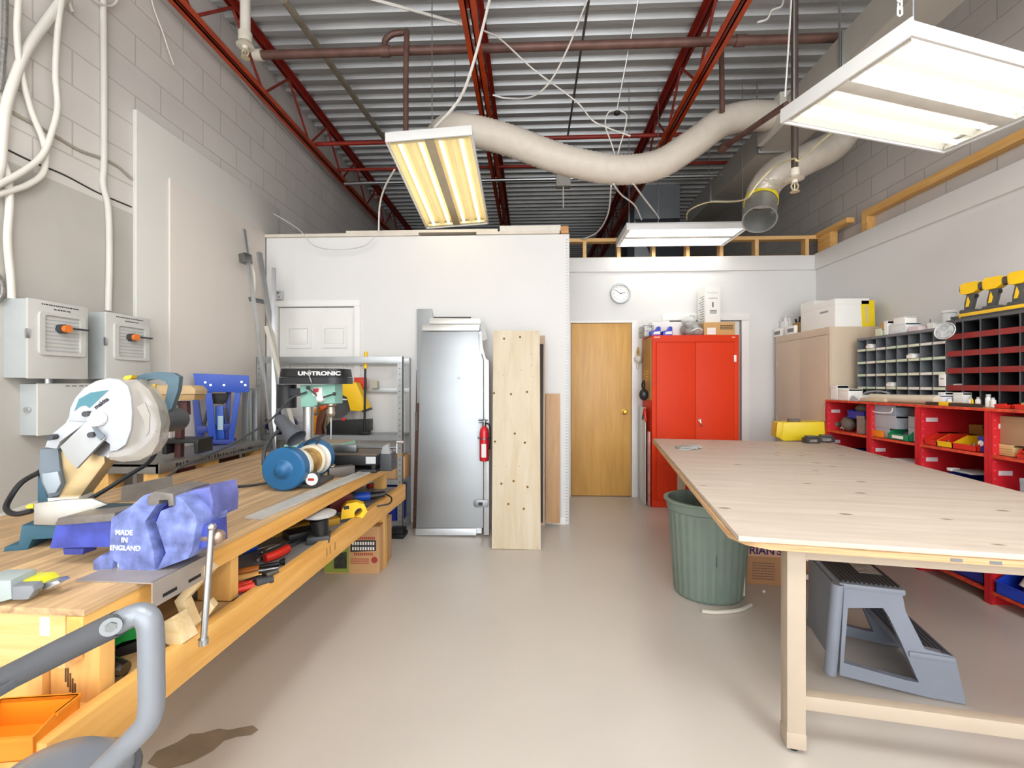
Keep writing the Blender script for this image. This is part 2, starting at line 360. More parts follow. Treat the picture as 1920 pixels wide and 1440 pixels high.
# conduit with box
y, a, b = hrow(338, 3.88, 646, 1346)
t = thing('conduit_run', 'silver conduit across the far roof with a square grey junction box', 'conduit', (0, y, 3.88))
MB().cyl((a, 0, 0), (b, 0, .015), .022, n=12).obj('pipe', STEEL, t)
x = onY(1056, 340, y).x; MB().box((x-.09, -.05, -.1), (x+.09, .05, .1), .004).obj('junction_box', mat('bdb9b1', .5, name='box_grey'), t)
MB().cyl((x+.0, -.02, -.1), (x, -.02, -.37), .008, n=8).obj('drop_cord', PAPER, t)
# sprinkler main
PIPE = mat('6f5148', .5, .25, .14, 9, name='rusty_pipe'); CREAM = mat('d9d2c2', .55, var=.12, name='overspray')
y = 3.62; zp = onY(1000, 88, y).z
t = thing('sprinkler_main', 'brown sprinkler main crossing the roof through the joists', 'sprinkler pipe', (0, y, zp))
xa, xb = onY(492, 100, y).x, onY(1600, 75, y).x
MB().cyl((xa, 0, 0), (xb, 0, 0), .034, n=16).obj('pipe', PIPE, t)
xc = onY(722, 97, y).x
for xx in (xc, onY(1388, 78, y).x): MB().cyl((xx-.04, 0, 0), (xx+.04, 0, 0), .043, n=16).obj('coupling', PIPE, t)
MB().tube([(xc, 0, .03), (xc, -.0, .09), (xc+.06, 0, .14), (xc+.13, 0, .15)], .024, n=10).obj('elbow', PIPE, t)
MB().tube([(xc+.13, 0, .15), (xc+.17, 0, .15), (xc+.19, -.03, .11), (xc+.19, -.055, -.2), (xc+.19, -.055, -.95)], .022, n=10, smooth=3).obj('drop_pipe', PIPE, t)
MB().cyl((xa-.07, 0, 0), (xa, 0, 0), .045, n=14).obj('end_fitting', CREAM, t)
def head(t, x, y, z, m):
    MB().lathe([(0, 0), (.022, 0), (.03, -.012), (.055, -.02), (.06, -.026), (.02, -.03), (.018, -.05), (0, -.05)], 18, Matrix.Translation((x, y, z))).obj('escutcheon', m, t)
    MB().tube([(x-.014, y, z-.05), (x-.024, y, z-.075), (x, y, z-.105), (x+.024, y, z-.075), (x+.014, y, z-.05)], .006, n=6).cyl((x, y, z-.05), (x, y, z-.1), .004, n=6).lathe([(0, -.105), (.03, -.108), (.03, -.112), (0, -.112)], 14, Matrix.Translation((x, y, z))).obj('sprinkler_head', mat('cfc3a0', .4, .6, name='head_brass'), t)
p = at(460, 80, 3.2)
t = thing('sprinkler_drop', 'white painted sprinkler drop pipe beside the left joist', 'sprinkler', (p.x, p.y, 0))
MB().cyl((0, 0, ZD), (0, 0, p.z), .034, n=14).obj('pipe', mat('d8d2c6', .5, var=.05, name='white_pipe'), t); MB().cyl((0, 0, p.z), (0, 0, p.z+.07), .046, n=14).obj('collar', CREAM, t); head(t, 0, 0, p.z, CREAM)
p = at(1490, 330, 3.1)
t = thing('sprinkler_drop', 'dark sprinkler drop pipe in front of the curved silver hose', 'sprinkler', (p.x, p.y, 0))
MB().cyl((0, 0, ZD), (0, 0, p.z), .022, n=12).obj('pipe', mat('5b5048', .45, .4, .15, name='dark_pipe'), t); MB().cyl((0, 0, p.z), (0, 0, p.z+.05), .03, n=12).obj('collar', CREAM, t); head(t, 0, 0, p.z, CREAM)
tag(MB().cyl(at(1356, 277, 4.2), at(1475, 196, 3.3), .024, n=12).cyl(at(1350, 281, 4.2), at(1364, 271, 4.12), .04, n=12).obj('branch_pipe', PIPE), 'short slanting brown branch pipe below the right end of the white hose', 'pipe')
tag(MB().cyl(at(1352, 20, 3.9), at(1354, 210, 3.9), .022, n=12).obj('hanger_pipe', PIPE), 'thin upright brown pipe just right of the right joist', 'pipe')
tag(MB().cyl(onZ(533, 0, 4.3), onZ(722, 262, 4.3), .03, n=10).obj('roof_conduit', mat('a49a88', .45, .5, .1, name='dusty_conduit')), 'long dusty beige conduit running under the roof deck left of the yellowish light', 'conduit')
def rod(label, pts, r=.008, m=STEEL): return cable('roof_rod', label, 'rod', pts, r, m, 6, 0)
rod('long steel rod below the deck, right of the middle joist', [onZ(1104, 0, 4.36), onZ(1064, 258, 4.2)], .012, mat('8f8d87', .4, .8, name='rod'))
# ================================================================ DUCTS
DUCT = mat('bcb9b0', .5, .15, .05, 2, name='duct_paint')
t = thing('air_duct', 'long rectangular grey duct under the roof along the right wall', 'duct', (2.5, 0, 3.8))
MB().box((-.17, -2.5, -.13), (.17, 6.6, .13), .004).obj('casing', DUCT, t)
for yy in (-1.4, -.2, 1.0, 2.2, 3.4, 4.6, 5.8):
    MB().box((-.182, yy-.02, -.142), (.182, yy+.02, .142), .003).obj('joint_flange', GALV, t)
    for sx in (-.187, .187): MB().box((sx-.002, yy-.012, -.14), (sx+.002, yy+.012, .6)).obj('hanger_strap', GALV, t)
t = thing('duct_riser', 'upright pale grey sheet metal duct at the far end of the roof', 'duct', (1.98, 7.0, 0))
MB().box((-.34, 0, 2.2), (.36, .5, ZD), .004).obj('casing', mat('aab0b4', .45, .3, .04, name='riser_metal'), t)
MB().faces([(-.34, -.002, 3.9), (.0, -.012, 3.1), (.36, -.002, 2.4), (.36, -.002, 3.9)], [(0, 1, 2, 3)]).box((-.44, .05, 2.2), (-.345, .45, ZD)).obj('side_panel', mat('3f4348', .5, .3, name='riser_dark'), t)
def hose(name, label, pts, r, m, k=30):
    t = thing(name, label, 'hose')
    MB().tube(pts, r, n=24, smooth=k, rad=lambda T, i: r*(1+(.03 if i % 2 else -.02))).obj('flexible_hose', m, t, angle=80); return t
HOSE = mat('d6cdbf', .5, var=.03, scale=14, name='cloth_hose')
t = hose('flexible_duct', 'fat cream flexible hose snaking from the yellowish light to the duct', [at(820, 262, 4.1), at(842, 244, 3.9), at(880, 245, 3.8), at(950, 262, 3.85), at(1050, 298, 3.95), at(1150, 318, 4.0), at(1230, 310, 4.0), at(1295, 272, 4.0), at(1350, 232, 4.05), at(1400, 218, 4.1), at(1452, 218, 4.2)], .125, HOSE, 22)
MB().prism([(-.0, -.16), (.22, -.16), (.22, .16), (0, .12)], -.2, .2, Matrix.Translation(at(1440, 222, 4.22))).obj('take_off_box', mat('d9d6cc', .5, name='take_off'), t)
t = hose('flexible_duct', 'shorter silvery flexible hose hanging open from the duct near the right wall', [at(1600, 180, 3.75), at(1592, 225, 3.7), at(1565, 270, 3.65), at(1510, 300, 3.6), at(1458, 325, 3.6), at(1432, 355, 3.62), at(1427, 385, 3.64)], .118, mat('cfc8bc', .32, .45, .05, 14, name='foil_hose'), 24)
a, b = at(1427, 372, 3.64), at(1424, 412, 3.5)
M = Matrix.Translation(a) @ (b-a).to_track_quat('Z', 'Y').to_matrix().to_4x4(); l = (b-a).length
MB().lathe([(.121, 0), (.125, .02), (.119, .025), (.119, l-.01), (.126, l), (.116, l), (.112, l-.01), (.112, 0)], 32, M).obj('metal_collar', GALV, t)
MB().lathe([(.122, .028), (.1265, .03), (.1265, .072), (.122, .074)], 32, M).obj('yellow_tape', mat('e8d21a', .4, name='yellow_tape'), t)
# ================================================================ LIGHTS
def light(label, A, B, D, refl, k, tint, wires):
    "A corner, B along the tubes, D across; all on the lower rim"
    A, B, D = Vector(A), Vector(B), Vector(D); X = (B-A); Lx = X.length; X.normalize(); Y = (D-A); Y -= X*Y.dot(X); Ly = Y.length; Y.normalize(); Z = X.cross(Y)
    t = thing('light_fixture', label, 'light fixture'); R = Matrix((X, Y, Z)).transposed().to_4x4(); t.matrix_world = Matrix.Translation(A) @ R
    sg = 1 if Z.z > 0 else -1
    def q(z): return z*sg
    MB().box((0, 0, q(0)), (.012, Ly, q(.075)), .002).box((Lx-.012, 0, q(0)), (Lx, Ly, q(.075)), .002).box((.012, 0, q(0)), (Lx-.012, .012, q(.06)), .002).box((.012, Ly-.012, q(0)), (Lx-.012, Ly, q(.06)), .002).box((.012, .012, q(.066)), (Lx-.012, Ly-.012, q(.074))).obj('housing', mat('e2e2e0', .4, var=.01, name='fixture_white'), t)
    rm = mat(refl, .35, var=.02, name='reflector')
    pr = MB(); w4 = (Ly-.03)/4
    for j in range(4):
        y0 = .015+j*w4
        pr.faces([(x, yy, q(zz)) for x in (.02, Lx-.02) for yy, zz in ((y0, .012), (y0+w4*.22, .05), (y0+w4*.78, .05), (y0+w4, .012))], [(0, 1, 5, 4), (1, 2, 6, 5), (2, 3, 7, 6)])
    pr.obj('reflector', rm, t)
    MB().box((.025, Ly/2-.035, q(.005)), (Lx-.025, Ly/2+.035, q(.045)), .004).obj('ballast_cover', mat('b4a68a' if refl == 'e4d5a4' else 'd9d6cc', .4, name='ballast'+refl), t)
    gm = glow(tint, k)
    for j in (0, 1, 2, 3):
        yc = .015+(j+.5)*w4
        MB().cyl((.045, yc, q(.018)), (Lx-.045, yc, q(.018)), .0125, n=14).obj('lamp_tube', gm, t)
    for xx in (.03, Lx-.045): MB().box((xx, .03, q(.006)), (xx+.014, Ly-.03, q(.03)), .002).obj('socket_bar', rm, t)
    for fx, fy in wires:
        P = R.inverted() @ (Vector((0, 0, 1)))
        MB().tube([Vector((fx*Lx, fy*Ly, q(.07))), Vector((fx*Lx, fy*Ly, q(.07)))+P*((ZD-.01-(A.z+X.z*fx*Lx+Y.z*fy*Ly+.07)))], .004, n=6, smooth=0).obj('hanger_wire', STEEL, t)
    return t
A = at(722, 266, 3.13); light('yellowed four tube light fixture hung over the partition, in front of the white hose', A, at(799, 430, 4.35), at(886, 256, 3.13), 'e4d5a4', 2.1, 'fff3d6', ((.1, .5), (.9, .5)))
lz = 1.39+CAMH
light('large bright white four tube light fixture at the upper right, hung by chain', onZ(1463, 232, lz), onZ(1769, 289, lz), onZ(1690, 60, lz), 'd3d0c6', 3.6, 'fffdf8', ((.02, .1), (.03, .97)))
lz = 1.56+CAMH
light('white four tube light fixture above the far wall clock', onZ(1175, 431, lz), onZ(1404, 428, lz), onZ(1157, 463, lz), 'e6e4dc', 7, 'ffffff', ((.03, .1), (.3, .3), (.97, .1)))
for x, y in ((-.1, -.6), (1.7, -.6)):  # extra lamps added out of view to light floor and walls evenly
    light('added unseen light fixture behind the photographer, %s of the pair' % ('left' if x < 0 else 'right'), (x, y, 3.5), (x, y+1.22, 3.5), (x-.6, y, 3.5), 'f0efe8', 64, 'ffffff', ((.05, .5), (.95, .5)))
# ================================================================ ROOF WIRES
WW = mat('d9d6cf', .5, var=.03, name='white_cable')
def wire(label, pts, r=.006, m=WW): return cable('loose_cable', label, 'cable', pts, r, m, 6, 7)
wire('thick white cable rising from the yellowish light past the middle joist', [at(815, 240, 3.2), at(862, 185, 3.15), at(890, 110, 3.1), at(923, -20, 3.05)], .011)
wire('white cable crossing the upper left of the roof deck', [onZ(660, -12, 4.3), onZ(740, 10, 4.3), onZ(866, 45, 4.3)], .012)
wire('white cable sagging from the middle joist towards the small hanging sensor', [at(908, 58, 3.4), at(940, 75, 3.5), at(1000, 130, 3.7), at(1080, 190, 3.8), at(1110, 225, 3.9), at(1140, 240, 3.9), at(1182, 255, 3.9)], .007)
wire('white cable curving up from the middle joist to the roof rod', [at(924, 178, 3.8), at(950, 184, 3.8), at(995, 182, 3.7), at(1030, 155, 3.6), at(1065, 90, 3.5), at(1103, -5, 3.4)], .007)
wire('cable looping down from the white hose to the wooden studs', [at(1146, 348, 3.9), at(1140, 400, 4.4), at(1120, 435, 4.9), at(1088, 450, 5.2)], .008)
wire('cable from the white hose down to the left of the far light', [at(1150, 345, 3.95), at(1165, 365, 4.2), at(1190, 385, 4.4), at(1203, 412, 4.6)], .008)
wire('second cable from the white hose down to the far light', [at(1188, 345, 4.0), at(1210, 375, 4.3), at(1228, 398, 4.5), at(1236, 410, 4.6)], .008)
wire('cream cord draped from the far light over the silvery hose', [at(1287, 412, 4.6), at(1292, 395, 4.4), at(1325, 380, 4.2), at(1370, 378, 3.9), at(1400, 372, 3.45), at(1420, 345, 3.35), at(1450, 315, 3.3), at(1486, 298, 3.05), at(1500, 300, 3.02), at(1540, 265, 3.3), at(1570, 240, 3.5)], .007, mat('d8cba0', .5, name='cream_cord'))
wire('short curl of white cable left of the large bright light', [at(1420, 42, 3.2), at(1438, 36, 3.2), at(1447, 20, 3.2), at(1465, 12, 3.2), at(1470, -8, 3.2)], .008)
wire('white hanger cord of the large bright light', [at(1472, 182, 2.6), at(1480, 60, 2.6), at(1484, -5, 2.6)], .005)
wire('white cable drooping from the yellowish light to the partition top', [at(740, 318, 3.6), at(722, 350, 3.8), at(712, 385, 4.0), at(710, 432, 4.15)], .008)
wire('thin white cord hanging along the left block wall below the joist', [onX(360, 30, XL+.02), onX(470, 170, XL+.02), onX(560, 272, XL+.02), onX(700, 432, XL+.02)], .006)
wire('pale cord sagging in front of the partition top', [at(512, 400, 4.13), at(560, 430, 4.12), at(588, 460, 4.13), at(630, 468, 4.12), at(680, 462, 4.12), at(705, 442, 4.12)], .004, mat('c9c9c6', .5, name='pale_cord'))
t = thing('wire_sensor', 'small dark sensor with looped white wires hanging above the hose', 'sensor')
MB().sph(at(1157, 212, 3.9), .03, 12, (1, 1, .6)).obj('sensor_body', BLACK, t)
MB().cyl(at(1157, 205, 3.9), at(1198, -5, 3.5), .006, n=6).obj('hanger_wire', STEEL, t)
MB().tube([at(1155, 206, 3.9), at(1140, 212, 3.9), at(1135, 235, 3.9), at(1145, 265, 3.95), at(1155, 296, 4.0)], .006, n=6).tube([at(1160, 206, 3.9), at(1174, 215, 3.9), at(1172, 240, 3.9), at(1162, 275, 3.95), at(1157, 296, 4.0)], .006, n=6).obj('wire_loop', WW, t)
t = thing('suspension_chain', 'white link chain holding the raised corner of the large bright light', 'chain')
P0 = onZ(1692, 22, 1.39+CAMH+.075)
for i in range(14): 
    z = P0.z+.012+i*.028; M = Matrix.Translation((P0.x, P0.y+.012, z)) @ Matrix.Rotation((i % 2)*math.pi/2, 4, 'Z')
    MB().tube([M @ Vector(v) for v in ((-.008, 0, -.014), (0, 0, -.019), (.008, 0, -.014), (.008, 0, .014), (0, 0, .019), (-.008, 0, .014), (-.008, 0, -.014))], .0035, n=6, smooth=0).obj('link', PAPER, t)
# ================================================================ LEFT WALL
BOXG = mat('b9bfbf', .45, .15, .03, name='electrical_grey'); BOXW = mat('c9c9c4', .5, var=.02, name='box_front')
def wbox(label, name, y0, y1, z0, z1, dep, lever=True, off=0):
    t = thing(name, label, 'electrical box', (XL+off, (y0+y1)/2, z0)); h = z1-z0; w2 = (y1-y0)/2
    MB().box((0, -w2, 0), (dep-.012, w2, h), .003).obj('body', BOXG, t)
    d = MB().box((dep-.012, -w2-.003, -.003), (dep, w2+.003, h+.003), .003).obj('door', BOXW, t)
    R = Matrix.Rotation(math.pi/2, 4, 'Z')          # outlines drawn facing the room
    if lever:
        MB().ring(rrect(-w2*.72, h*.30, w2*.86, h*.86, .02), rrect(-w2*.55, h*.34, w2*.68, h*.82, .012), -dep-.012, -dep, R).obj('raised_frame', BOXW, t)
        mm = MB()
        for k in range(9): mm.box((-w2*.53, -dep-.003, h*(.36+.05*k)), (w2*.66, -dep, h*(.375+.05*k)))
        bmesh.ops.transform(mm.bm, matrix=R, verts=mm.bm.verts[:]); mm.obj('ribbed_plate', LGREY, t)
        sw = MB(); sw.cyl((dep, 0, h*.66), (dep+.03, 0, h*.66), .024, n=16); sw = sw.obj('switch_hub', DGREY, t)
        MB().cyl((dep+.03, .0, h*.66), (dep+.05, .0, h*.66), .02, n=16).obj('orange_knob', mat('e07a2c', .4, name='orange_knob'), sw)
        MB().box((dep+.03, .0, h*.66), (dep+.045, w2*.8, h*.685), .004).obj('lever', DGREY, sw)
        MB().box((dep-.006, -w2-.012, h*.5), (dep+.004, -w2+.006, h*.62), .003).obj('latch', STEEL, t)
    mm = MB()
    for r, (a, b) in enumerate(((-.6, .62), (-.2, .35))):
        y = a
        while y < b: wd = random.uniform(.05, .13); mm.box((dep, w2*y, h*(.95-.05*r)), (dep+.0008, w2*(y+wd*.7), h*(.965-.05*r))); y += wd
    mm.obj('marker_writing', INK, t)
    return t
wbox('larger grey electrical disconnect with orange lever at the left edge, above the wide box', 'disconnect_switch', 2.07, 2.36, 1.345, 1.735, .13)
wbox('smaller grey electrical disconnect with orange lever beside the white drywall panel', 'disconnect_switch', 2.46, 2.755, 1.345, 1.73, .14)
t = wbox('wide grey electrical box mounted below the two disconnects', 'junction_box', 2.14, 2.80, 1.055, 1.315, .10, False)
MB().cyl((.05, -.334, .13), (.05, -.345, .13), .014, n=14).obj('lock', CHROME, t)
for i, (y, z) in enumerate(((2.22, 1.33), (2.6, 1.33))): MB().cyl((.06, y-2.47, .26), (.06, y-2.47, .292), .018, n=12).obj('nipple', STEEL, t)
W2 = mat('dcd8ce', .5, var=.03, name='wall_cable')
def wc(label, pts, r, m=W2, off=.02, name='wall_cable', cat='cable'): return cable(name, label, cat, [onX(px, py, XL+off+r+(e[0] if e else 0)) for px, py, *e in pts], r, m, 10, 7)
wc('white conduit running straight down the left wall into the smaller disconnect', [(194, -8), (195, 150), (195, 300), (193, 345), (203, 390), (205, 480), (203, 583)], .017, mat('d6d3cb', .45, var=.02, name='white_conduit'), .0, 'wall_conduit', 'conduit')
wc('thick pale cable swooping from the top down the far left edge', [(122, -8), (95, 30), (55, 85), (30, 140), (12, 200), (5, 260), (0, 310), (-12, 345)], .021)
wc('pale cable loop crossing down the left wall and curling back at left', [(36, -8), (32, 55), (38, 125), (58, 205), (78, 255), (86, 290), (80, 325), (55, 345), (20, 358), (-10, 366)], .014, off=.03)
wc('pale cable hanging in a long loop from the top left', [(117, -8), (108, 60), (104, 140), (108, 200), (98, 245), (80, 290), (45, 320), (0, 345), (-10, 350)], .014, off=.045)
wc('thin cable crossing the block wall towards the white panel', [(2, 198), (40, 220), (95, 250), (150, 282), (195, 298), (225, 315), (246, 335)], .008, mat('a9a294', .5, name='dusty_cable'), .0)
wc('short pale cable curl hanging at the top of the block wall', [(128, -8), (132, 12), (136, 22)], .009)
wc('white cable loop dipping from the top beside the conduit', [(168, -8), (190, 8), (212, 10), (225, -8)], .007)
wc('thin white cord hanging down the block wall beside the panel', [(283, -8), (290, 20), (305, 60), (318, 100), (326, 122)], .005)
wc('thin broken dark gap line along the top of the smooth wall band', [(0, 274), (60, 303), (120, 328), (185, 362), (246, 388)], .005, mat('3a3631', .7, name='dark_line'), -.004)  # dark tube drawn for the gap in the wall, not a cable
wc('pale conduit at the left edge dropping into the larger disconnect', [(4, 300), (14, 330), (18, 380), (14, 450), (20, 520), (22, 560)], .016, off=.02, name='wall_conduit', cat='conduit')
wc('grey armoured cable running down the far left edge', [(10, -8), (9, 60), (4, 130), (1, 170)], .012, mat('8c8a86', .45, .6, .2, 60, name='armoured'), .01)
wc('grey armoured cable curl left of the larger disconnect', [(-5, 515), (3, 530), (5, 545), (0, 560), (-6, 566)], .011, mat('8c8a87', .45, .6, .2, 60, name='armoured2'), .01)
wc('pale pipe running low along the wall behind the mitre saw', [(-10, 972), (65, 946), (130, 925)], .016, mat('cfcac0', .5, name='low_pipe'), .0, 'wall_pipe', 'pipe')

# ================================================================ WORKBENCH
BR = math.atan2(-.074, 2.282); BO = Vector((-1.016, .971, 0)); BENCH = Frame(BO, BR)
t = thing('workbench', 'long wooden workbench with worn plywood top and tool shelf along the left side', 'workbench', BO, BR)
PLYB = wood('d8b586', '94785a', (14, 1.1, 14), 1.8, .6, name='worn_plywood'); LUM = wood('eab869', 'd59a49', (12, .9, 12), 1.6, .5, knots=.055, name='lumber'); LUMZ = wood('e9bd76', 'd8a052', (10, 10, .9), 1.8, .5, knots=.06, name='lumber_upright')
MB().box((-1.06, 0, .784), (0, 2.285, .8), .001).obj('tabletop', PLYB, t)
MB().box((-.045, -.0, .722), (-.003, 2.16, .783), .003).obj('front_rail', LUM, t)
MB().box((-1.05, 0.0, .722), (-1.01, 2.28, .783), .003).obj('back_rail', LUM, t)
MB().box((-1.008, .003, .66), (-.05, .043, .783), .003).obj('end_apron', PINEX, t); MB().box((-1.008, 2.2, .70), (-.05, 2.24, .783), .003).obj('end_apron', PINEX, t)
for (xa, xb, ya, yb, z0) in ((-.14, -.012, .046, .085, .0), (-.26, -.142, .03, .068, 0), (-.14, -.02, .50, .54, .573), (-.165, -.085, 2.14, 2.19, 0), (-1.0, -.9, .05, .09, 0), (-1.0, -.9, 2.1, 2.14, 0)):
    MB().box((xa, ya, z0), (xb, yb, .721), .003).obj('leg', LUMZ, t)
MB().box((-.012+.014, -.11, .475), (.04, 2.23, .585), .003).obj('shelf_rail', LUM, t)
SHG = mat('8b8a88', .6, var=.08, name='shelf_grey')
MB().box((-.78, .545, .553), (-.0, 2.20, .568)).obj('tool_shelf', SHG, t)
MB().box((-.78, .09, .553), (-.001, .498, .572), .001).obj('tool_shelf', wood('caa877', 'a8855a', (12, 1.2, 12), 2, .6, name='shelf_ply'), t)
MB().box((-.78, -.11, .515), (-.0, 2.2, .552), .003).obj('shelf_joist', LUM, t)
f0 = Frame(BENCH.o, BR)
MB().box((-.112, .0012, .735), (-.088, .0027, .778)).obj('paper_label', PAPER, t)
mm = MB(); 
for k in range(5): mm.box((-.1+.006*k, .0445, .60-.012*k), (-.097+.006*k, .046, .645-.012*k))
mm.obj('lumber_stamp', mat('5e4326', .7, name='stamp'), t)
mm = MB()
for y, z in ((1.05, .53), (1.08, .53), (1.13, .53)): mm.box((.04, y, z-.015), (.0406, y+.006, z+.02))
mm.obj('pencil_mark', mat('6d5230', .7, name='pencil'), t)
BT = .8005
def onb(px, py): return onZ(px, py, BT)
# --- mitre saw
F = Frame(onb(170, 1010), math.radians(20)); t = F.thing('mitre_saw', 'white and teal mitre saw with round blade guard at the back of the workbench', 'saw')
TEAL = mat('2e5b6e', .5, var=.05, name='teal_casting'); SAWW = mat('b4b8bd', .35, var=.02, name='saw_white'); CAST = mat('c9b083', .38, .5, .1, 12, name='cast_metal'); SGREY = mat('6e7a84', .5, var=.05, name='saw_grey')
F.cut(t, 'base', TEAL, [(5, 1036), (8, 1026), (34, 1021), (40, 985), (300, 985), (300, 1000), (60, 1012), (50, 1034)], -.06, .22, .004)
F.cut(t, 'table_plate', mat('b5b1a8', .35, .7, .06, 10, name='plate_metal'), [(63, 984), (64, 944), (118, 938), (172, 935), (201, 946), (150, 964), (105, 979), (104, 985)], -.075, -.062, .001)
F.cut(t, 'tilt_bracket', SGREY, [(74, 842), (109, 841), (112, 874), (120, 906), (108, 930), (90, 934), (76, 905), (71, 880)], .0, .06, .006)
F.cut(t, 'scale_plate', mat('9aa5ad', .4, .2, name='scale_plate'), [(78, 888), (108, 884), (114, 906), (104, 924), (90, 926), (80, 905)], -.012, -.002, .003)
F.cut(t, 'pivot_casting', CAST, [(112, 846), (194, 826), (197, 868), (172, 902), (150, 932), (108, 935), (119, 904)], .01, .09, .008)
F.cut(t, 'foot_casting', mat('e4e2da', .4, .3, name='foot_metal'), [(88, 934), (148, 932), (150, 950), (120, 958), (92, 962)], .0, .08, .004)
F.cut(t, 'column', TEAL, [(70, 880), (78, 905), (90, 934), (88, 985), (70, 985)], .06, .12, .003)
o = F.loc(215, 790, 0); r = .124
teeth = [(o[0]+(r if k % 2 else r*.955)*math.cos(k*math.pi/60), o[1]+(r if k % 2 else r*.955)*math.sin(k*math.pi/60)) for k in range(120)]
MB().prism(teeth, -.001, .0015).obj('blade', mat('9b9c9e', .3, .9, .05, name='blade_steel'), t)
F.cut(t, 'blade_guard', SAWW, [(126, 790), (130, 765), (140, 745), (156, 727), (178, 714), (203, 708), (226, 712), (240, 724), (246, 745), (248, 775), (246, 805), (236, 834), (220, 845), (205, 848), (204, 833), (194, 826), (172, 798), (160, 792)], -.05, -.012, .008, 50)
F.cut(t, 'arm', SAWW, [(128, 782), (122, 793), (95, 815), (87, 828), (83, 839), (106, 842), (113, 828), (165, 790), (150, 778)], -.045, -.005, .005)
F.cut(t, 'cover_plate', mat('a9abab', .4, .2, .03, name='cover_grey'), [(112, 838), (165, 787), (197, 822), (143, 879), (126, 862)], -.062, -.046, .002)
MB().lathe([(0, -.012), (.022, -.012), (.026, -.006), (.026, 0), (.012, .0)], 24, Matrix.Translation((F.loc(183, 785, -.052)[0], -.052, F.loc(183, 785, -.052)[1])) @ Matrix.Rotation(-math.pi/2, 4, 'X')).obj('arbor_cap', PAPER, t)
for px, py in ((163, 776), (173, 815), (97, 820)):
    q = F.p3(px, py, -.064); MB().cyl((q[0], -.045, q[2]), (q[0], -.075, q[2]), .009, n=12).obj('bolt', DGREY, t)
F.cut(t, 'bracket_plate', SGREY, [(172, 800), (196, 817), (188, 826), (182, 820)], -.068, -.063)
F.cut(t, 'clear_guard', mat('b9b1a4', .12, var=.03, name='clear_plastic', alpha=.5), [(226, 711), (256, 711), (280, 730), (296, 760), (303, 795), (298, 830), (284, 852), (262, 864), (230, 867), (203, 862), (203, 849), (222, 845), (236, 835), (246, 806), (249, 775), (246, 745), (240, 724)], -.042, .03, .006, 50)
F.cut(t, 'guard_slot', mat('9b948a', .3, name='slot_plastic'), [(256, 763), (272, 755), (281, 778), (279, 810), (274, 818), (270, 790)], -.046, -.0425)
F.cut(t, 'brand_patch', mat('3d7683', .4, name='teal_patch'), [(139, 771), (148, 748), (170, 736), (204, 731), (168, 765), (160, 760), (150, 762)], -.0515, -.0505)
q = F.loc(190, 756, -.0525); text('brand_lettering', 'makita', .0175, Matrix.Translation((q[0], -.0525, q[1])) @ FACE @ Matrix.Rotation(.72, 4, 'Z'), INK, t, bold=.0004)
MB().ring(F.poly([(250, 707), (272, 700), (298, 697), (324, 699), (336, 706), (334, 730), (322, 765), (306, 779)], .05), F.poly([(268, 714), (283, 711), (298, 711), (309, 715), (315, 722), (312, 738), (309, 751), (303, 765)], .05), .05, .085).obj('handle', mat('48626e', .55, var=.04, name='handle_teal'), t)
F.cut(t, 'trigger', YEL, [(278, 722), (291, 720), (290, 730), (281, 731)], .045, .06, .002); F.cut(t, 'lock_button', YEL, [(229, 711), (234, 705), (247, 703), (246, 709), (236, 714)], -.02, .02, .002)
a = F.p3(322, 785, .10); MB().cyl((a[0]-.03, .02, a[2]), (a[0]-.02, .2, a[2]-.01), .045, n=20).cyl((a[0]-.02, .2, a[2]-.01), (a[0]-.02, .22, a[2]-.01), .034, n=20).obj('motor', DGREY, t)
MB().tube([F.p3(74, 885, .05), F.p3(40, 905, .05), F.p3(18, 935, .02), F.p3(12, 955, -.02), F.p3(30, 964, -.04), F.p3(60, 958, -.045)], .008).tube([F.p3(300, 812, .04), F.p3(285, 860, .04), F.p3(240, 892, .04), F.p3(170, 935, .02), F.p3(135, 952, .0)], .007).obj('power_cord', BLACK, t)
F.cut(t, 'lock_lever', mat('e3d52a', .4, name='lever_yellow'), [(46, 951), (52, 946), (62, 946), (62, 953), (52, 954)], -.07, -.055, .002)
# --- vise on its plate
F = Frame(onb(256, 1087), BR); yv = F.loc(375, 1027)[0]
t = thing('vise_plate', 'bent steel plate with slots clamped over the workbench front edge under the vise', 'plate', BO, BR)
y0, y1 = .13, .275
MB().box((-.17, y0, .8005), (.0425, y1+.06, .8045)).box((.0405, y0, .738), (.0445, y1+.06, .8045)).obj('plate', mat('b9b0a6', .5, .5, .08, name='plate_steel'), t)
for yy in (y0+.03, y1-.03): MB().box((.044, yy, .752), (.0452, yy+.045, .761)).obj('slot', BLACK, t)
FV = Frame((BO.x, BO.y+.20, .8048), BR); t = FV.thing('bench_vise', 'worn blue cast bench vise mounted at the workbench front edge', 'vise')
VB = mat('7583c0', .5, 0, .35, 22, .3, name='vise_blue'); VBD = mat('4552b0', .5, 0, .25, 16, .2, name='vise_blue_dark'); WORN = mat('8f8a86', .4, .6, .15, 25, name='worn_iron')
FV.cut(t, 'slide_beam', VBD, [(92, 1029), (104, 985), (215, 975), (215, 1026)], .02, .10, .004); FV.cut(t, 'slide_top', WORN, [(102, 986), (108, 972), (215, 962), (215, 977)], .015, .105, .003); FV.cut(t, 'stop_lug', VBD, [(118, 1029), (158, 1028), (154, 1040), (120, 1040)], .04, .08)
FV.cut(t, 'fixed_body', VB, [(174, 1073), (173, 1051), (186, 1042), (203, 1040), (207, 972), (245, 948), (266, 930), (284, 924), (298, 924), (297, 943), (292, 950), (272, 978), (288, 1036), (290, 1072), (272, 1074), (222, 1074), (221, 1058), (212, 1052), (208, 1074)], .0, .12, .006)
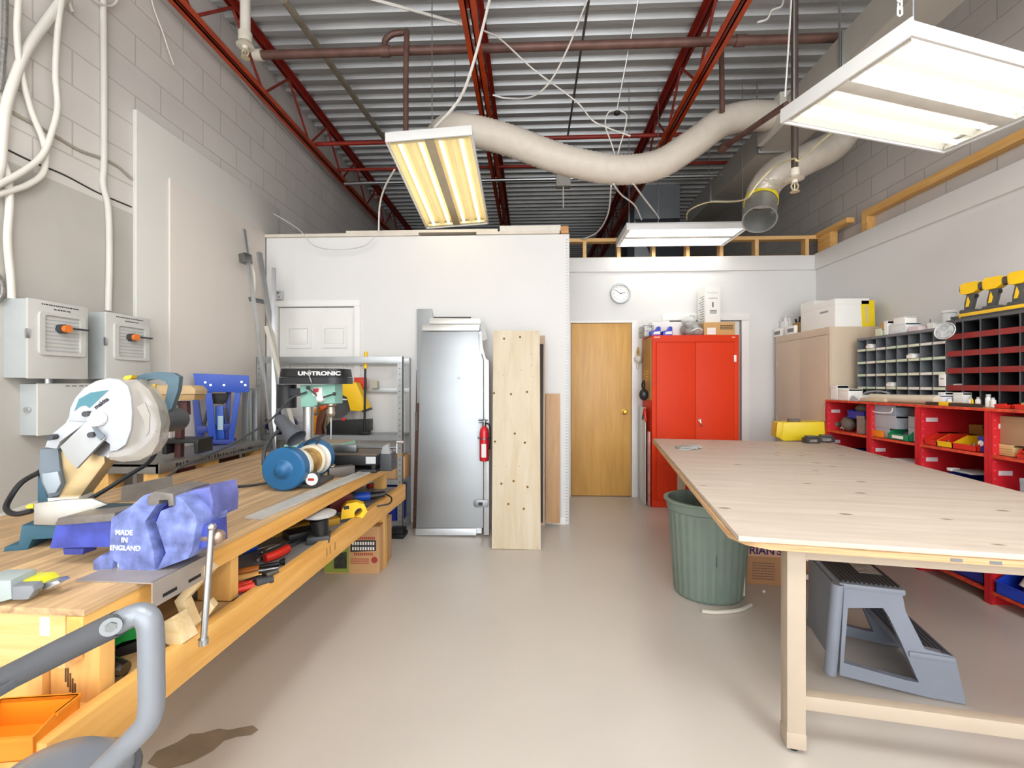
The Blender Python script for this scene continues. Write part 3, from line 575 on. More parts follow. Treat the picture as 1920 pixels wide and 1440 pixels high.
FV.cut(t, 'sliding_jaw', VB, [(291, 980), (300, 958), (324, 949), (324, 927), (342, 936), (366, 966), (369, 980), (360, 1032), (352, 1048), (310, 1064), (292, 1071), (309, 1037)], .004, .125, .006)
FV.cut(t, 'jaw_plate', WORN, [(276, 931), (290, 921), (324, 926), (325, 948), (316, 950), (314, 938), (298, 938), (297, 946), (277, 948)], -.004, .128, .002)
FV.cut(t, 'neck_web', VBD, [(274, 978), (292, 952), (314, 944), (300, 958), (291, 980), (309, 1037), (292, 1071), (290, 1036)], .03, .1)
FV.cut(t, 'anvil_beam', mat('686fb0', .5, 0, .25, 14, .2, name='beam_blue'), [(322, 942), (345, 922), (393, 913), (399, 940), (397, 974), (367, 984), (364, 962)], .06, .17, .004)
FV.cut(t, 'screw_collar', VBD, [(362, 990), (392, 982), (394, 1025), (362, 1032)], .03, .1, .004)
a, b = FV.p3(372, 1006, .05), FV.p3(401, 1006, .05)
MB().cyl((a[0], .05, a[2]), (b[0]+.012, .05, b[2]), .021, n=20).sph((b[0]+.012, .05, b[2]), .02, 14).obj('screw_head', mat('b69c8c', .35, .7, .1, name='screw_metal'), t)
a, b = FV.p3(397, 988, .03), FV.p3(381, 1204, .0)
MB().cyl((a[0], .03, a[2]), b, .0085, n=14).cyl((b[0], b[1], b[2]-.006), (b[0], b[1], b[2]+.01), .0125, n=14).sph(a, .012, 12).obj('handle_bar', STEEL, t)
for i, (s, px, py) in enumerate((('MADE', 233, 999), ('IN', 234, 1013), ('ENGLAND', 235, 1028))):
    q = FV.loc(px, py, -.001); text('cast_lettering', s, .019, face(q[0], -.001, q[1]), mat('cfd6ee', .5, name='cast_letters'), t, .0014, bold=.0006)
q = FV.p3(150, 1068, 0); MB().cyl((-.13, .02, .0), (-.13, .02, .012), .009, n=6).obj('bolt', STEEL, t)
# --- steel rule, strip, blocks
t = Frame(onb(226, 942), math.radians(35)); SQ = t.thing('engraved_rule', 'upright engraved steel rule standing behind the vise', 'ruler')
t.cut(SQ, 'blade', mat('8e8a84', .4, .7, .12, 14, name='rule_steel'), [(226, 943), (228, 912), (322, 893), (325, 918), (320, 926)], 0, .004)
a, b = onb(458, 973), onb(520, 973); q = onb(718, 868)
MB0 = MB(); u = (q-a); L_ = u.length; ang = math.atan2(u.y, u.x)
tag(MB0.box((0, -.075, 0), (L_, 0.0, .008), .001).box((0, -.02, .008), (L_, -.006, .011)).obj('aluminium_straightedge', mat('bdbbb5', .5, .2, .04, 20, name='alu_strip'), loc=a, rotz=ang), 'long flat aluminium straightedge lying along the workbench front edge', 'straightedge')
p = onb(640, 893); tag(MB().box((-.07, -.02, 0), (.07, .04, .055), .004).obj('steel_block', mat('6f6a66', .45, .6, .1, name='steel_block'), loc=p, rotz=.7), 'dark steel angle block beside the bench grinder', 'block')
p = onb(614, 893); tag(MB().box((-.06, -.03, 0), (.035, .04, .06), .003).obj('wood_block', wood('ecca85', 'd8ac60', (2, 12, 12), 4, name='block_wood'), loc=p, rotz=.3), 'pale wood block between the grinder and the steel block', 'wood block')
# --- bench grinder
p = onb(548, 922); F = Frame(p, YAW); t = F.thing('bench_grinder', 'blue bench grinder with two wheel guards and a black lamp', 'grinder')
GB = mat('1c5d8c', .4, var=.05, name='grinder_blue')
def disc(m, x, z, y, r, th): m.lathe([(0, 0), (r-.008, 0), (r, .008), (r, th), (r*.6, th), (0, th)], 40, Matrix.Translation((x, y, z)) @ Matrix.Rotation(-math.pi/2, 4, 'X'))
c1 = F.loc(530, 884, .0); c2 = F.loc(585, 857, .34); R1 = .104
m = MB(); disc(m, c1[0], R1+.001, 0, R1, .06); m.lathe([(0, -.028), (.02, -.025), (.034, -.012), (.042, -.002), (.05, 0)], 32, Matrix.Translation((c1[0], 0, R1)) @ Matrix.Rotation(-math.pi/2, 4, 'X')); m.obj('wheel_guard', GB, t)
cx = c1[0]; cz = .108
m = MB(); disc(m, cx+.006, cz, .29, R1, .06); m.obj('wheel_guard', GB, t)
MB().cyl((cx+.02, .06, cz), (cx+.02, .09, cz), .088, n=32).obj('end_housing', mat('e9e3d2', .4, var=.02, name='cream_paint'), t); MB().cyl((cx+.02, .09, cz), (cx+.02, .24, cz), .068, n=32).obj('motor_band', mat('c49a50', .35, .6, .2, 30, name='gold_band'), t); MB().cyl((cx+.02, .24, cz), (cx+.02, .288, cz), .082, n=32).obj('end_housing', mat('e9e3d2', .4, var=.02, name='cream_paint'), t)
MB().cyl((cx+.03, .265, cz+.0), (cx+.03, .289, cz), .07, .084, n=32).obj('wheel_face', mat('e8e2dc', .5, name='wheel_label'), t); MB().ring(circ(cx+.03, cz, .066, 28), circ(cx+.03, cz, .05, 28), .26, .2645).obj('red_ring', mat('b12a33', .5, name='red_ring'), t)
MB().box((cx-.03, .07, 0), (cx+.13, .29, .02), .006).box((cx-.0, .1, .02), (cx+.06, .25, .05), .004).obj('base', mat('4b4c4a', .5, var=.1, name='grinder_base'), t)
m = MB().cyl((cx+.115, .055, .048), (cx+.11, .085, .048), .034, n=24).obj('tool_rest_knob', DGREY, t); MB().cyl((cx+.115, .05, .048), (cx+.115, .055, .048), .03, n=24).obj('round_badge', PAPER, m); MB().box((cx+.10, .0485, .042), (cx+.128, .05, .054), .003).obj('red_mark', mat('b5301f', .5, name='red_mark'), m)
q = F.p3(602, 877, .28); MB().cyl((q[0], .28, q[2]), (q[0]+.006, .26, q[2]), .015, n=16).obj('yellow_knob', YEL, t)
a = F.p3(495, 868, .06); pts = [F.p3(494, 872, .06), F.p3(496, 845, .07), F.p3(507, 823, .07), F.p3(524, 806, .06)]
MB().tube(pts, .009, n=10).obj('gooseneck', mat('3e4246', .5, name='gooseneck'), t)
a, b = Vector(F.p3(524, 785, .06)), Vector(F.p3(556, 822, .02)); M = Matrix.Translation(a) @ (b-a).to_track_quat('Z', 'Y').to_matrix().to_4x4(); l = (b-a).length
MB().lathe([(0, -.012), (.02, -.01), (.03, .004), (.033, l*.5), (.036, l*.62), (.045, l*.66), (.05, l), (.046, l), (.04, l*.7), (0, l*.7)], 28, M).obj('lamp_head', mat('4a4e54', .45, var=.03, name='lamp_grey'), t)
MB().box((-.012, -.036, .02), (.02, -.0325, .055), M=M @ Matrix.Rotation(1.0, 4, 'Z')).obj('warning_sticker', mat('e0a13a', .5, var=.2, scale=90, name='sticker_orange'), t)
MB().tube([F.p3(568, 838, .3), F.p3(580, 826, .28), F.p3(607, 816, .28)], .006, n=8).cyl(F.p3(585, 846, .3), F.p3(600, 822, .26), .005, n=8).obj('shield_arm', DGREY, t)
MB().tube([(cx-.0, .12, .025), (cx-.1, .13, .02), (cx-.22, .09, .0075), (cx-.38, .05, .0075), (cx-.52, .06, .0075)], .006, n=8).obj('power_cord', BLACK, t)
# --- drill press
p = onb(578, 868); F = Frame(p, 0); t = F.thing('drill_press', 'small mint green drill press with black belt cover at the workbench far end', 'drill press')
MINT = mat('8fc4b4', .4, var=.03, name='mint_enamel')
MB().box((-.1, -.13, 0), (.14, .12, .03), .006).obj('base', MINT, t)
zc = F.loc(578, 760, .0)[1]; MB().cyl((0, 0, .03), (0, 0, zc+.02), .031, n=24).obj('column', STEEL, t)
F.cut(t, 'head', MINT, [(564, 763), (562, 722), (628, 720), (628, 757), (600, 757), (588, 763)], -.06, .06, .006)
x0, z0 = F.loc(516, 720, -.1); x1, z1 = F.loc(643, 691, -.1)
ol = [(x, z) for x, z in rrect(x0, -.12, x1, .12, .09, 8)]
def plan(ol, za, zb, name, mt, par, taper=1.0, angle=40):
    m = MB(); cxx = sum(p[0] for p in ol)/len(ol); cyy = sum(p[1] for p in ol)/len(ol); n = len(ol)
    vs = [(x, y, za) for x, y in ol]+[(cxx+(x-cxx)*taper, cyy+(y-cyy)*taper, zb) for x, y in ol]
    m.faces(vs, [tuple(range(n)), tuple(range(2*n-1, n-1, -1))]+[(k, (k+1) % n, n+(k+1) % n, n+k) for k in range(n)])
    return m.obj(name, mt, par, angle)
plan(ol, z0+.045, z1, 'belt_cover', BLACK, t, .965); plan([(x*1.01, y*1.03) for x, y in ol], z0, z0+.042, 'belt_tray', mat('24272b', .4, name='tray_black'), t)
q = F.loc(592, 701, -.125); text('brand_lettering', 'UNITRONIC', .034, face(q[0]+.02, -.1215, q[1]+.002) @ Matrix.Diagonal((1.45, 1, 1, 1)), PAPER, t, .0012, bold=.0012)
x, z = F.loc(538, 742, .02); MB().cyl((x, .02, z-.08), (x, .02, z+.075), .058, n=24).obj('motor', mat('222327', .5, var=.1, name='motor_black'), t); MB().box((x+.04, -.02, z), (-.03, .05, z+.05), .004).obj('motor_mount', DGREY, t)
x, z = F.loc(622, 757, -.0); MB().lathe([(0, .0), (.03, 0), (.03, -.01), (.021, -.02), (.023, -.05), (.025, -.055), (.025, -.07), (.012, -.088), (0, -.09)], 20, Matrix.Translation((x, -.01, z))).obj('chuck', mat('b7a998', .3, .8, .1, name='chuck_metal'), t); MB().cyl((x, -.01, z-.09), (x, -.01, z-.23), .0055, n=10).obj('drill_bit', STEEL, t)
x, z = F.loc(601, 747, -.075); h = MB().lathe([(0, -.02), (.014, -.02), (.024, -.01), (.025, .02)], 20, Matrix.Translation((x, -.08, z)) @ Matrix.Rotation(-math.pi/2, 4, 'X')).obj('feed_hub', PAPER, t)
for an in (.3, 2.4, 4.5): MB().cyl((x, -.085, z), (x+.10*math.cos(an), -.09, z+.10*math.sin(an)), .005, n=8).sph((x+.10*math.cos(an), -.09, z+.10*math.sin(an)), .012, 10).obj('feed_lever', DGREY, h)
F.cut(t, 'switch_plate', PAPER, [(584, 727), (604, 726), (604, 742), (586, 742)], -.063, -.0605); F.cut(t, 'red_switch', mat('c22b3c', .4, name='switch_red'), [(586, 729), (597, 728), (596, 735), (587, 736)], -.07, -.063, .001)
tz = F.loc(620, 832, -.1)[1]; plan([(-.07, -.16), (.2, -.16), (.28, -.08), (.28, .08), (.05, .12), (-.07, .1)], tz-.022, tz, 'work_table', MINT, t); plan([(-.06, -.15), (.195, -.15), (.27, -.075), (.27, .075), (.045, .11), (-.06, .09)], tz+.0005, tz+.003, 'table_face', mat('a3937c', .45, .4, .1, name='table_face'), t)
MB().tube([F.p3(575, 735, -.08), F.p3(545, 748, -.1), F.p3(510, 785, -.12), F.p3(470, 812, -.14), F.p3(425, 838, -.2), F.p3(385, 856, -.3), F.p3(340, 875, -.4), F.p3(310, 897, -.45)], .0065, n=8).obj('power_cord', DGREY, t)
q0 = F.p3(580, 700, -.13); MB().tube([(q0[0], q0[1], q0[2]+.02), (q0[0]-.012, -.13, q0[2]), (q0[0], -.13, q0[2]-.015), (q0[0]+.012, -.13, q0[2]), (q0[0], -.13, q0[2]+.02)], .003, n=6, smooth=4).tube([(q0[0], -.13, q0[2]-.015), (q0[0]+.015, -.13, q0[2]-.06), (q0[0]+.01, -.1, q0[2]-.1), (q0[0]+.04, -.08, q0[2]-.17)], .0035, n=6).obj('chuck_key_wire', CHROME, t)
# --- tile saw / cutting frame
p = onb(600, 888); F = Frame(p, 0); t = F.thing('tile_cutter', 'low black tile cutter frame with silver crank on the workbench', 'tile cutter')
x1 = F.loc(703, 880)[0]
for z0, z1, m, nm in ((.0, .02, BLACK, 'base_frame'), (.045, .10, BLACK, 'water_tray'), (.10, .108, mat('5d5346', .5, .3, .1, name='tray_top'), 'top_plate')): MB().box((.0, .02, z0), (x1, .33, z1), .004).obj(nm, m, t)
for xx in (.01, x1-.03):
    for yy in (.025, .3): MB().box((xx, yy, .018), (xx+.022, yy+.025, .05), .002).obj('foot', BLACK, t)
MB().box((x1-.06, .018, .055), (x1-.002, .0195, .095)).obj('label_plate', LGREY, t)
MB().box((x1+.001, .08, .0), (x1+.07, .2, .1), .005).obj('end_bracket', DGREY, t); MB().prism([(x1+.0, .1), (x1+.055, .1), (x1+.04, .16), (x1+.01, .14)], .1, .14).obj('silver_bracket', STEEL, t)
a = F.p3(655, 825, .12); MB().cyl((a[0], .12, .135), (x1+.09, .12, .135), .006, n=10).box((a[0]-.1, .1, .11), (a[0]+.05, .14, .15), .003).obj('feed_screw', DSTEEL, t); MB().tube([(x1+.09, .12, .17), (x1+.09, .12, .1)], .004, n=8, smooth=0).cyl((x1+.09, .12, .168), (x1+.13, .12, .168), .009, n=10).obj('crank', CHROME, t)
# --- hand tool on the near corner
p = onb(60, 1122); F = Frame(p, math.radians(12)); t = F.thing('utility_tool', 'grey and yellow hand tool lying on the near end of the workbench', 'hand tool')
F.cut(t, 'grey_body', mat('a9b4b2', .5, name='tool_grey'), [(-40, 1128), (-40, 1090), (20, 1088), (22, 1124), (0, 1130)], -.03, .04, .006); F.cut(t, 'yellow_body', mat('e3df2e', .4, name='acid_yellow'), [(18, 1090), (70, 1087), (82, 1096), (68, 1112), (22, 1116)], .0, .05, .004)
F.cut(t, 'grey_grip', mat('83878c', .5, name='grip_grey'), [(22, 1100), (60, 1098), (64, 1108), (52, 1125), (22, 1126)], -.03, -.001, .004); F.cut(t, 'nose', STEEL, [(80, 1094), (108, 1089), (114, 1093), (90, 1106), (78, 1106)], .0, .03, .003)
# ================================================================ BEHIND THE BENCH
# side table with steel top
t = thing('side_table', 'low steel topped side table with wooden blocks behind the workbench', 'table', (-2.33, 2.45, 0))
STP = mat('9b9893', .42, .7, .1, 12, name='table_steel')
MB().box((-.2, 0, .838), (.21, 1.07, .856), .002).box((.19, 0, .80), (.212, 1.07, .857), .002).box((-.2, 0, .80), (.21, .02, .857), .002).obj('steel_top', STP, t)
mm = MB()
for k in range(34):
    y = .12+k*.027; mm.box((.2125, y, .82), (.2132, y+random.uniform(.006, .02), .83+random.uniform(0, .012)))
mm.obj('stamped_writing', INK, t)
for y in (.02, .42, .93):
    for x in (-.2, .10): MB().box((x, y, 0), (x+.09, y+.1, .80), .004).obj('leg', LUMZ, t)
MB().box((.10, .0, .66), (.19, 1.07, .74), .003).obj('side_rail', PINE, t)
MB().box((-.2, .54, .60), (.08, .9, .80), .004).obj('dark_shelf_box', mat('5a2418', .6, var=.1, name='dark_red_board'), t)
# blue hydraulic press
p = onZ(415, 832, .857); F = Frame(p, math.radians(30)); t = F.thing('hydraulic_press', 'blue A-frame hydraulic press standing on the steel side table', 'press')
PB = mat('1448b4', .42, var=.05, name='press_blue'); PBD = mat('12318c', .4, var=.05, name='press_blue_dark')
F.cut(t, 'front_crossbar', PB, [(362, 700), (467, 704), (467, 735), (368, 735)], -.07, -.055, .002); F.cut(t, 'rear_crossbar', PBD, [(335, 702), (440, 706), (440, 728), (338, 724)], .05, .065, .002)
for pts in ([(384, 735), (397, 735), (406, 832), (392, 832)], [(440, 735), (452, 735), (437, 828), (428, 828)]): F.cut(t, 'leg', PB, pts, -.055, -.03, .002)
for pts in ([(359, 725), (369, 725), (384, 832), (368, 832)], [(424, 725), (434, 725), (428, 828), (419, 828)]): F.cut(t, 'leg', PBD, pts, .022, .049, .002)
F.cut(t, 'lower_tie', PBD, [(368, 800), (432, 794), (430, 806), (372, 813)], -.0, .02, .002); F.cut(t, 'foot_plate', PBD, [(364, 826), (440, 824), (440, 833), (364, 833)], -.07, .07, .002)
F.cut(t, 'jack_cylinder', mat('2456b8', .35, var=.04, name='jack_blue'), [(403, 762), (419, 760), (421, 826), (404, 828)], -.0, .05, .006); F.cut(t, 'label', mat('b9d6df', .5, name='jack_label'), [(408, 780), (418, 780), (418, 806), (408, 806)], -.002, -.0005)
F.cut(t, 'jack_head', mat('28241f', .5, .4, .2, 20, name='greasy_iron'), [(398, 738), (428, 738), (424, 752), (418, 758), (400, 757)], -.01, .05, .004)
for s_a in ([(387, 765), (391, 768), (386, 798), (379, 797)], [(421, 765), (425, 764), (430, 792), (425, 793)]): F.cut(t, 'return_spring', BLACK, s_a, .01, .03, .002)
mm = MB()
for px, py in ((385, 717), (395, 722), (453, 716), (460, 722), (420, 722)): q = F.p3(px, py, -.072); mm.cyl((q[0], -.055, q[2]), (q[0], -.078, q[2]), .009, n=6)
mm.obj('bolts', STEEL, t)
# tan machine head
p = onZ(325, 858, .857); F = Frame(p, math.radians(8)); t = F.thing('scroll_saw', 'tan machine head on a dark bracket just behind the mitre saw handle', 'machine')
F.cut(t, 'tan_housing', mat('c2a67a', .5, var=.04, name='tan_enamel'), [(290, 722), (358, 723), (366, 731), (366, 739), (290, 740)], -.05, .08, .005); F.cut(t, 'tan_lower', mat('a98a58', .5, name='tan_dark'), [(290, 740.5), (365, 740), (364, 750), (290, 752)], -.045, .075, .004)
F.cut(t, 'dark_bracket', mat('4a2420', .5, var=.15, name='bracket_brown'), [(330, 752), (350, 752), (351, 778), (340, 776), (338, 858), (326, 858)], .0, .04, .003); F.cut(t, 'motor_housing', mat('55524c', .5, var=.1, name='motor_grey'), [(306, 770), (332, 757), (338, 775), (326, 795), (312, 800)], -.02, .05, .006)
F.cut(t, 'black_tray', BLACK, [(302, 824), (374, 824), (371, 830), (371, 851), (364, 851), (363, 831), (312, 832), (312, 852), (304, 852)], -.06, .10, .003)
q = F.p3(322, 795, -.03); MB().tube([(q[0], -.03, q[2]), (q[0], -.03, q[2]-.12)], .003, n=6).sph((q[0], -.03, q[2]-.0), .009, 10).obj('pull_chain', CHROME, t)
# leaning bar clamps and rails in the corner
def lean(name, label, cat, pts, d, w_, m, dep=.02, extra=None, floor=True):
    "a straight bar: pixel top and lower points at depth d, run down to the floor"
    d = d if isinstance(d, tuple) else (d, d)
    a, b = at(*pts[0], d[0]), at(*pts[1], d[1])
    if floor: u = (b-a); b = a+u*((a.z-.002)/-u.z)
    t = thing(name, label, cat, b); u = (a-b); M = u.to_track_quat('Z', 'Y').to_matrix().to_4x4()
    MB().box((-w_/2, -dep/2, 0), (w_/2, dep/2, u.length), .002, M=M).obj('bar', m, t); return t, M, u.length
ALU = mat('c5c8ca', .35, .75, .04, 12, name='aluminium')
t, M, l = lean('bar_clamp', 'long aluminium bar clamp with black handle leaning in the left corner, the tallest one', 'clamp', ((457, 430), (494, 700)), (3.8, 3.74), .028, ALU)
MB().box((-.03, -.045, l-.30), (.05, .02, l-.22), .005, M=M).obj('clamp_head', DSTEEL, t); MB().cyl(M @ Vector((-.03, -.03, l-.2)), M @ Vector((-.03, -.03, l+.0)), .014, n=14).obj('handle', DGREY, t)
MB().tube([M @ Vector(v) for v in ((-.04, -.03, l-.2), (-.075, -.03, l-.35), (-.06, -.03, l-.5), (-.03, -.03, l-.58))], .009, n=8).obj('lever', mat('e6e2d6', .5, name='cream_lever'), t); MB().box((-.16, -.05, l-.62), (0, -.03, l-.585), .003, M=M @ Matrix.Rotation(.0, 4, 'Y')).obj('sliding_jaw', DSTEEL, t)
t, M, l = lean('aluminium_rail', 'leaning aluminium rail right of the tallest bar clamp', 'rail', ((486, 474), (512, 640)), (3.98, 3.84), .04, ALU, .03)
MB().box((-.026, -.017, .05), (-.016, -.0155, l-.02), M=M).obj('slot', DGREY, t)
t, M, l = lean('aluminium_rail', 'upright aluminium channel standing rightmost of the leaning rails, beside the small wall box', 'rail', ((513.5, 503), (513.5, 680)), (3.95, 3.83), .036, ALU, .03)
MB().box((-.01, -.017, .05), (-.002, -.0155, l-.02), M=M).obj('slot', DGREY, t)
t, M, l = lean('perforated_rail', 'short pale perforated strut leaning behind the drill press', 'rail', ((499, 612), (523, 700)), (3.8, 3.74), .03, mat('d9d6cc', .45, .2, .03, name='pale_strut'), .02)
mm = MB()
for k in range(40): mm.cyl((0, -.0105, .1+k*.03), (0, -.0098, .1+k*.03), .005, n=8)
bmesh.ops.transform(mm.bm, matrix=M, verts=mm.bm.verts[:]); mm.obj('holes', DGREY, t)
for i, (a, b, w_, lab) in enumerate((((463, 731), (463, 800), .05, 'leftmost grey steel stud standing behind the blue press'), ((478, 728), (478, 800), .07, 'wider grey steel stud standing beside the leaning clamps'))):
    t, M, l = lean('steel_stud', lab, 'steel stud', (a, b), 3.66+.08*i, w_, GALV, .05, floor=True)
    MB().box((-w_*.3, -.027, .02), (-w_*.1, -.0255, l-.02), M=M).obj('groove', DSTEEL, t)
# outlet box on the partition
q = onY(525, 555, YP); t = thing('outlet_box', 'small metal junction box on the partition beside the leaning rails', 'electrical box', q)
MB().box((-.04, -.05, -.04), (.04, -.0005, .04), .003).obj('box', STEEL, t); MB().cyl((.01, -.056, .02), (.01, -.05, .02), .008, n=10).cyl((.02, -.056, -.02), (.02, -.05, -.02), .006, n=10).obj('knockouts', DGREY, t)
# ================================================================ STEEL RACK
RX0, RX1, RY0, RY1 = -2.44, -1.12, 3.86, 4.13
t = thing('steel_rack', 'grey slotted steel rack standing against the partition behind the workbench', 'shelving rack', (RX0, RY0, 0)); Wd = RX1-RX0; Dp = RY1-RY0
def angle(m, x, y, sx, sy, z0, z1):
    m.box((x, y, z0), (x+sx*.045, y+sy*.003, z1)).box((x, y, z0), (x+sx*.003, y+sy*.045, z1)); return m
for x, sx in ((0, 1), (Wd, -1)):
    for y, sy in ((0, 1), (Dp, -1)):
        pst = angle(MB(), x, y, sx, sy, 0, 1.56).obj('post', GALV, t)
        if y == 0:
            mm = MB()
            for k in range(30): mm.cyl((x+sx*.024, -.0008, .05+k*.05), (x+sx*.024, .0002, .05+k*.05), .005, n=8)
            mm.obj('bolt_holes', DGREY, pst)
for z, th in ((1.50, .055), (1.235, .04)): MB().box((.01, Dp-.01, z), (Wd-.01, Dp-.002, z+th), .001).obj('cross_beam', GALV, t)
MB().box((.004, -.002, 1.50), (Wd-.004, .002, 1.557), .001).obj('cross_beam', GALV, t)
for z in (.86, .47, .1): MB().box((.006, .004, z-.004), (Wd-.006, Dp-.004, z)).box((.006, .0035, z-.045), (Wd-.006, .006, z)).obj('shelf', mat('a8adaf', .45, .6, .05, name='shelf_steel'), t)
SZ = .8605
def onr(px, y=None, z=SZ): y = RY0+.12 if y is None else y; r_ = onY(px, 800, y); return Vector((r_.x, y, z))
p = onr(655); F = Frame(p, 0); t = F.thing('cutoff_saw', 'yellow guarded cut-off saw with dark wheel on the steel rack', 'saw')
F.cut(t, 'yellow_guard', YEL, [(638, 722), (655, 715), (667, 718), (690, 766), (676, 771), (657, 770), (650, 745), (641, 740)], -.06, .05, .006); F.cut(t, 'guard_end', DGREY, [(676, 769), (691, 765), (692, 769), (680, 773)], -.05, .04)
q = F.p3(634, 760, -.0); MB().cyl((q[0], -.004, q[2]), (q[0], .004, q[2]), .115, n=40).obj('wheel', mat('4a4947', .7, var=.1, scale=40, name='abrasive'), t); MB().cyl((q[0], -.07, q[2]+.06), (q[0]+.11, -.07, q[2]+.055), .006, n=8).obj('side_handle', PAPER, t)
F.cut(t, 'red_strut', mat('c81e1c', .4, name='bright_red'), [(640, 784), (648, 784), (641, 818), (633, 818)], -.02, .0, .002); F.cut(t, 'base', BLACK, [(612, 790), (690, 787), (690, 808), (680, 816), (660, 816), (660, 820), (612, 820)], -.07, .06, .004)
p = onr(598); F = Frame(p, 0); t = F.thing('chop_saw', 'orange and dark brown machine behind the drill press column', 'machine')
F.cut(t, 'orange_body', mat('d98a1e', .45, var=.06, name='orange_enamel'), [(585, 770), (594, 762), (598, 800), (596, 820), (585, 820)], -.04, .06, .004); F.cut(t, 'red_top', mat('d4551a', .45, name='orange_red'), [(598, 760), (606, 752), (614, 754), (612, 764), (602, 770)], -.05, .03, .003)
F.cut(t, 'brown_frame', mat('5a2a16', .5, var=.1, name='brown_frame'), [(594, 782), (606, 768), (612, 772), (602, 800), (604, 820), (590, 820)], -.06, .0, .003)
q = F.p3(608, 785, -.02); MB().cyl((q[0], -.02, q[2]), (q[0]+.02, -.0, q[2]), .09, n=32).obj('disc', mat('9a8a6c', .6, var=.06, scale=40, name='tan_disc'), t)
p = onr(684, RY0+.05); F = Frame(p, 0); t = F.thing('jack_handle', 'upright black bar with yellow grip standing on the rack', 'lever')
a = F.p3(685, 690); MB().cyl((-.004, 0, 0), a, .010, n=12).obj('bar', BLACK, t); b = F.p3(686, 662); MB().cyl((a[0], 0, a[2]-.005), b, .016, n=14).sph(b, .016, 12).obj('grip', YEL, t); MB().box((-.05, -.03, 0), (.04, .05, .03), .004).obj('foot', BLACK, t)
p = onr(676, RY1-.06, 1.2755); p.z = 1.2755; tag(MB().box((-.05, -.03, 0), (.05, .03, .10), .004).obj('red_case', mat('c9341d', .45, name='case_red'), loc=p), 'small red case on the rack cross beam behind the yellow grip', 'case')
p = onr(702, RY1-.05, 1.2755); tag(MB().box((-.035, -.025, 0), (.035, .025, .07), .003).obj('grey_tin', mat('b7b3a5', .5, name='tin_grey'), loc=p), 'small pale grey tin on the rack cross beam right of the red case', 'tin')
t = thing('plastic_bag', 'dark blue plastic sack slumped on the rack behind the grinder lamp', 'bag', onr(528, RY0+.1)); mm = MB().sph((0, 0, .09), .13, 20, (1.1, .8, .7))
for v in mm.bm.verts: v.co += Vector((random.uniform(-1, 1), random.uniform(-1, 1), random.uniform(-1, 1)))*.008; v.co.z = max(v.co.z, .002)
mm.obj('sack', mat('252d74', .35, var=.15, scale=14, name='sack_blue'), t, 80); MB().cyl((0, 0, .17), (.01, 0, .21), .02, .035, n=10).obj('knot', mat('252d74', .35, var=.15, scale=14, name='sack_blue'), t)
p = onr(538, RY0+.12, .4705); tag(MB().box((-.12, -.09, 0), (.12, .1, .2), .004).obj('carton', CARD, loc=onr(740, RY0+.13, .4705)), 'brown carton on the middle shelf at the right end of the rack', 'box')
q = onZ(738, 1013, 0); t = thing('plastic_drum', 'dark blue plastic drum at the right end of the rack', 'drum', (-1.235, 3.99, .1005))
MB().lathe([(0, 0), (.10, 0), (.108, .02), (.112, .28), (.116, .285), (.116, .30), (.105, .305), (0, .305)], 28).obj('drum', mat('1b2f8f', .35, var=.05, name='drum_blue'), t); MB().tube([(-.06, -.112, .14), (-.02, -.125, .12), (.05, -.113, .13)], .006, n=6).obj('handle', PAPER, t)
t = thing('floor_squeegee', 'small black footed base on the floor in front of the rack', 'base', (q.x+.0, q.y+.1, 0)); MB().box((-.06, -.07, 0), (.075, .07, .035), .004).box((-.05, -.06, .035), (.065, .06, .07), .003).obj('black_base', BLACK, t)
# ================================================================ CENTRE: PANELS AGAINST THE PARTITION
def leaner(y0, px0, y1, ztop): return Frame((onY(px0, 720, y0).x, y0, .001), 0, -math.atan2(y1-y0, ztop))
tag(MB().box((-.02, 0, 0), (.02, .02, 1.45), .002, M=Matrix.Rotation(-.09, 4, 'X')).obj('brown_board', wood('6b4a3a', '4c3226', (1, 12, 12), 4, name='dark_board'), loc=(onY(778, 800, 3.98).x, 3.98, .002)), 'narrow dark brown board standing between the rack and the steel door', 'board')
F = Frame((onY(792, 720, 4.02).x, 4.02, .001), 0, -math.atan2(.11, 2.0)); t = F.thing('metal_sheet', 'tall grey sheet panel standing behind the steel door, left edge showing', 'panel')
F.cut(t, 'sheet', mat('a4a8aa', .45, .4, .03, name='panel_grey'), [(782, 579), (809, 579), (812, 596), (812, 975), (781, 975)], 0, .02, .001); F.cut(t, 'hinge_block', mat('6f675a', .5, name='hinge_dark'), [(778, 772), (783, 772), (783, 808), (778, 808)], -.015, -.001)
F = Frame((onY(848, 720, 3.82).x, 3.82, .004), 0, -math.atan2(.2, 1.93)); t = F.thing('steel_door', 'brushed stainless steel door leaning against the partition', 'door panel')
F.cut(t, 'door_skin', mat('a2a7aa', .38, .7, .03, 1.2, stretch=(1, 1, 4), name='stainless'), [(780, 990), (790, 622), (897, 621), (899, 655), (906, 675), (906, 990)], -.03, .0, .003)
F.cut(t, 'side_frame', mat('c4c7c8', .35, .5, .03, name='frame_metal'), [(898, 625), (903, 622), (905, 650), (911, 672), (917, 676), (917, 1003), (907, 1003), (907, 675), (901, 655)], -.025, .02, .002)
F.cut(t, 'top_rail', mat('c3c2bc', .35, .6, .06, 8, name='rail_metal'), [(792, 608), (900, 608), (898, 620), (791, 620)], -.035, .0, .002); F.cut(t, 'top_strip', mat('cfcec8', .4, .5, name='rail_light'), [(806, 596), (901, 597), (901, 607), (805, 607)], -.02, .0, .001)
F.cut(t, 'gasket', BLACK, [(813, 594), (883, 594), (883, 596), (813, 596)], -.01, .005); F.cut(t, 'kick_plate', mat('cdd2d6', .35, .6, name='kick_metal'), [(779, 991), (893, 991), (893, 1004), (779, 1004)], -.034, .0, .002)
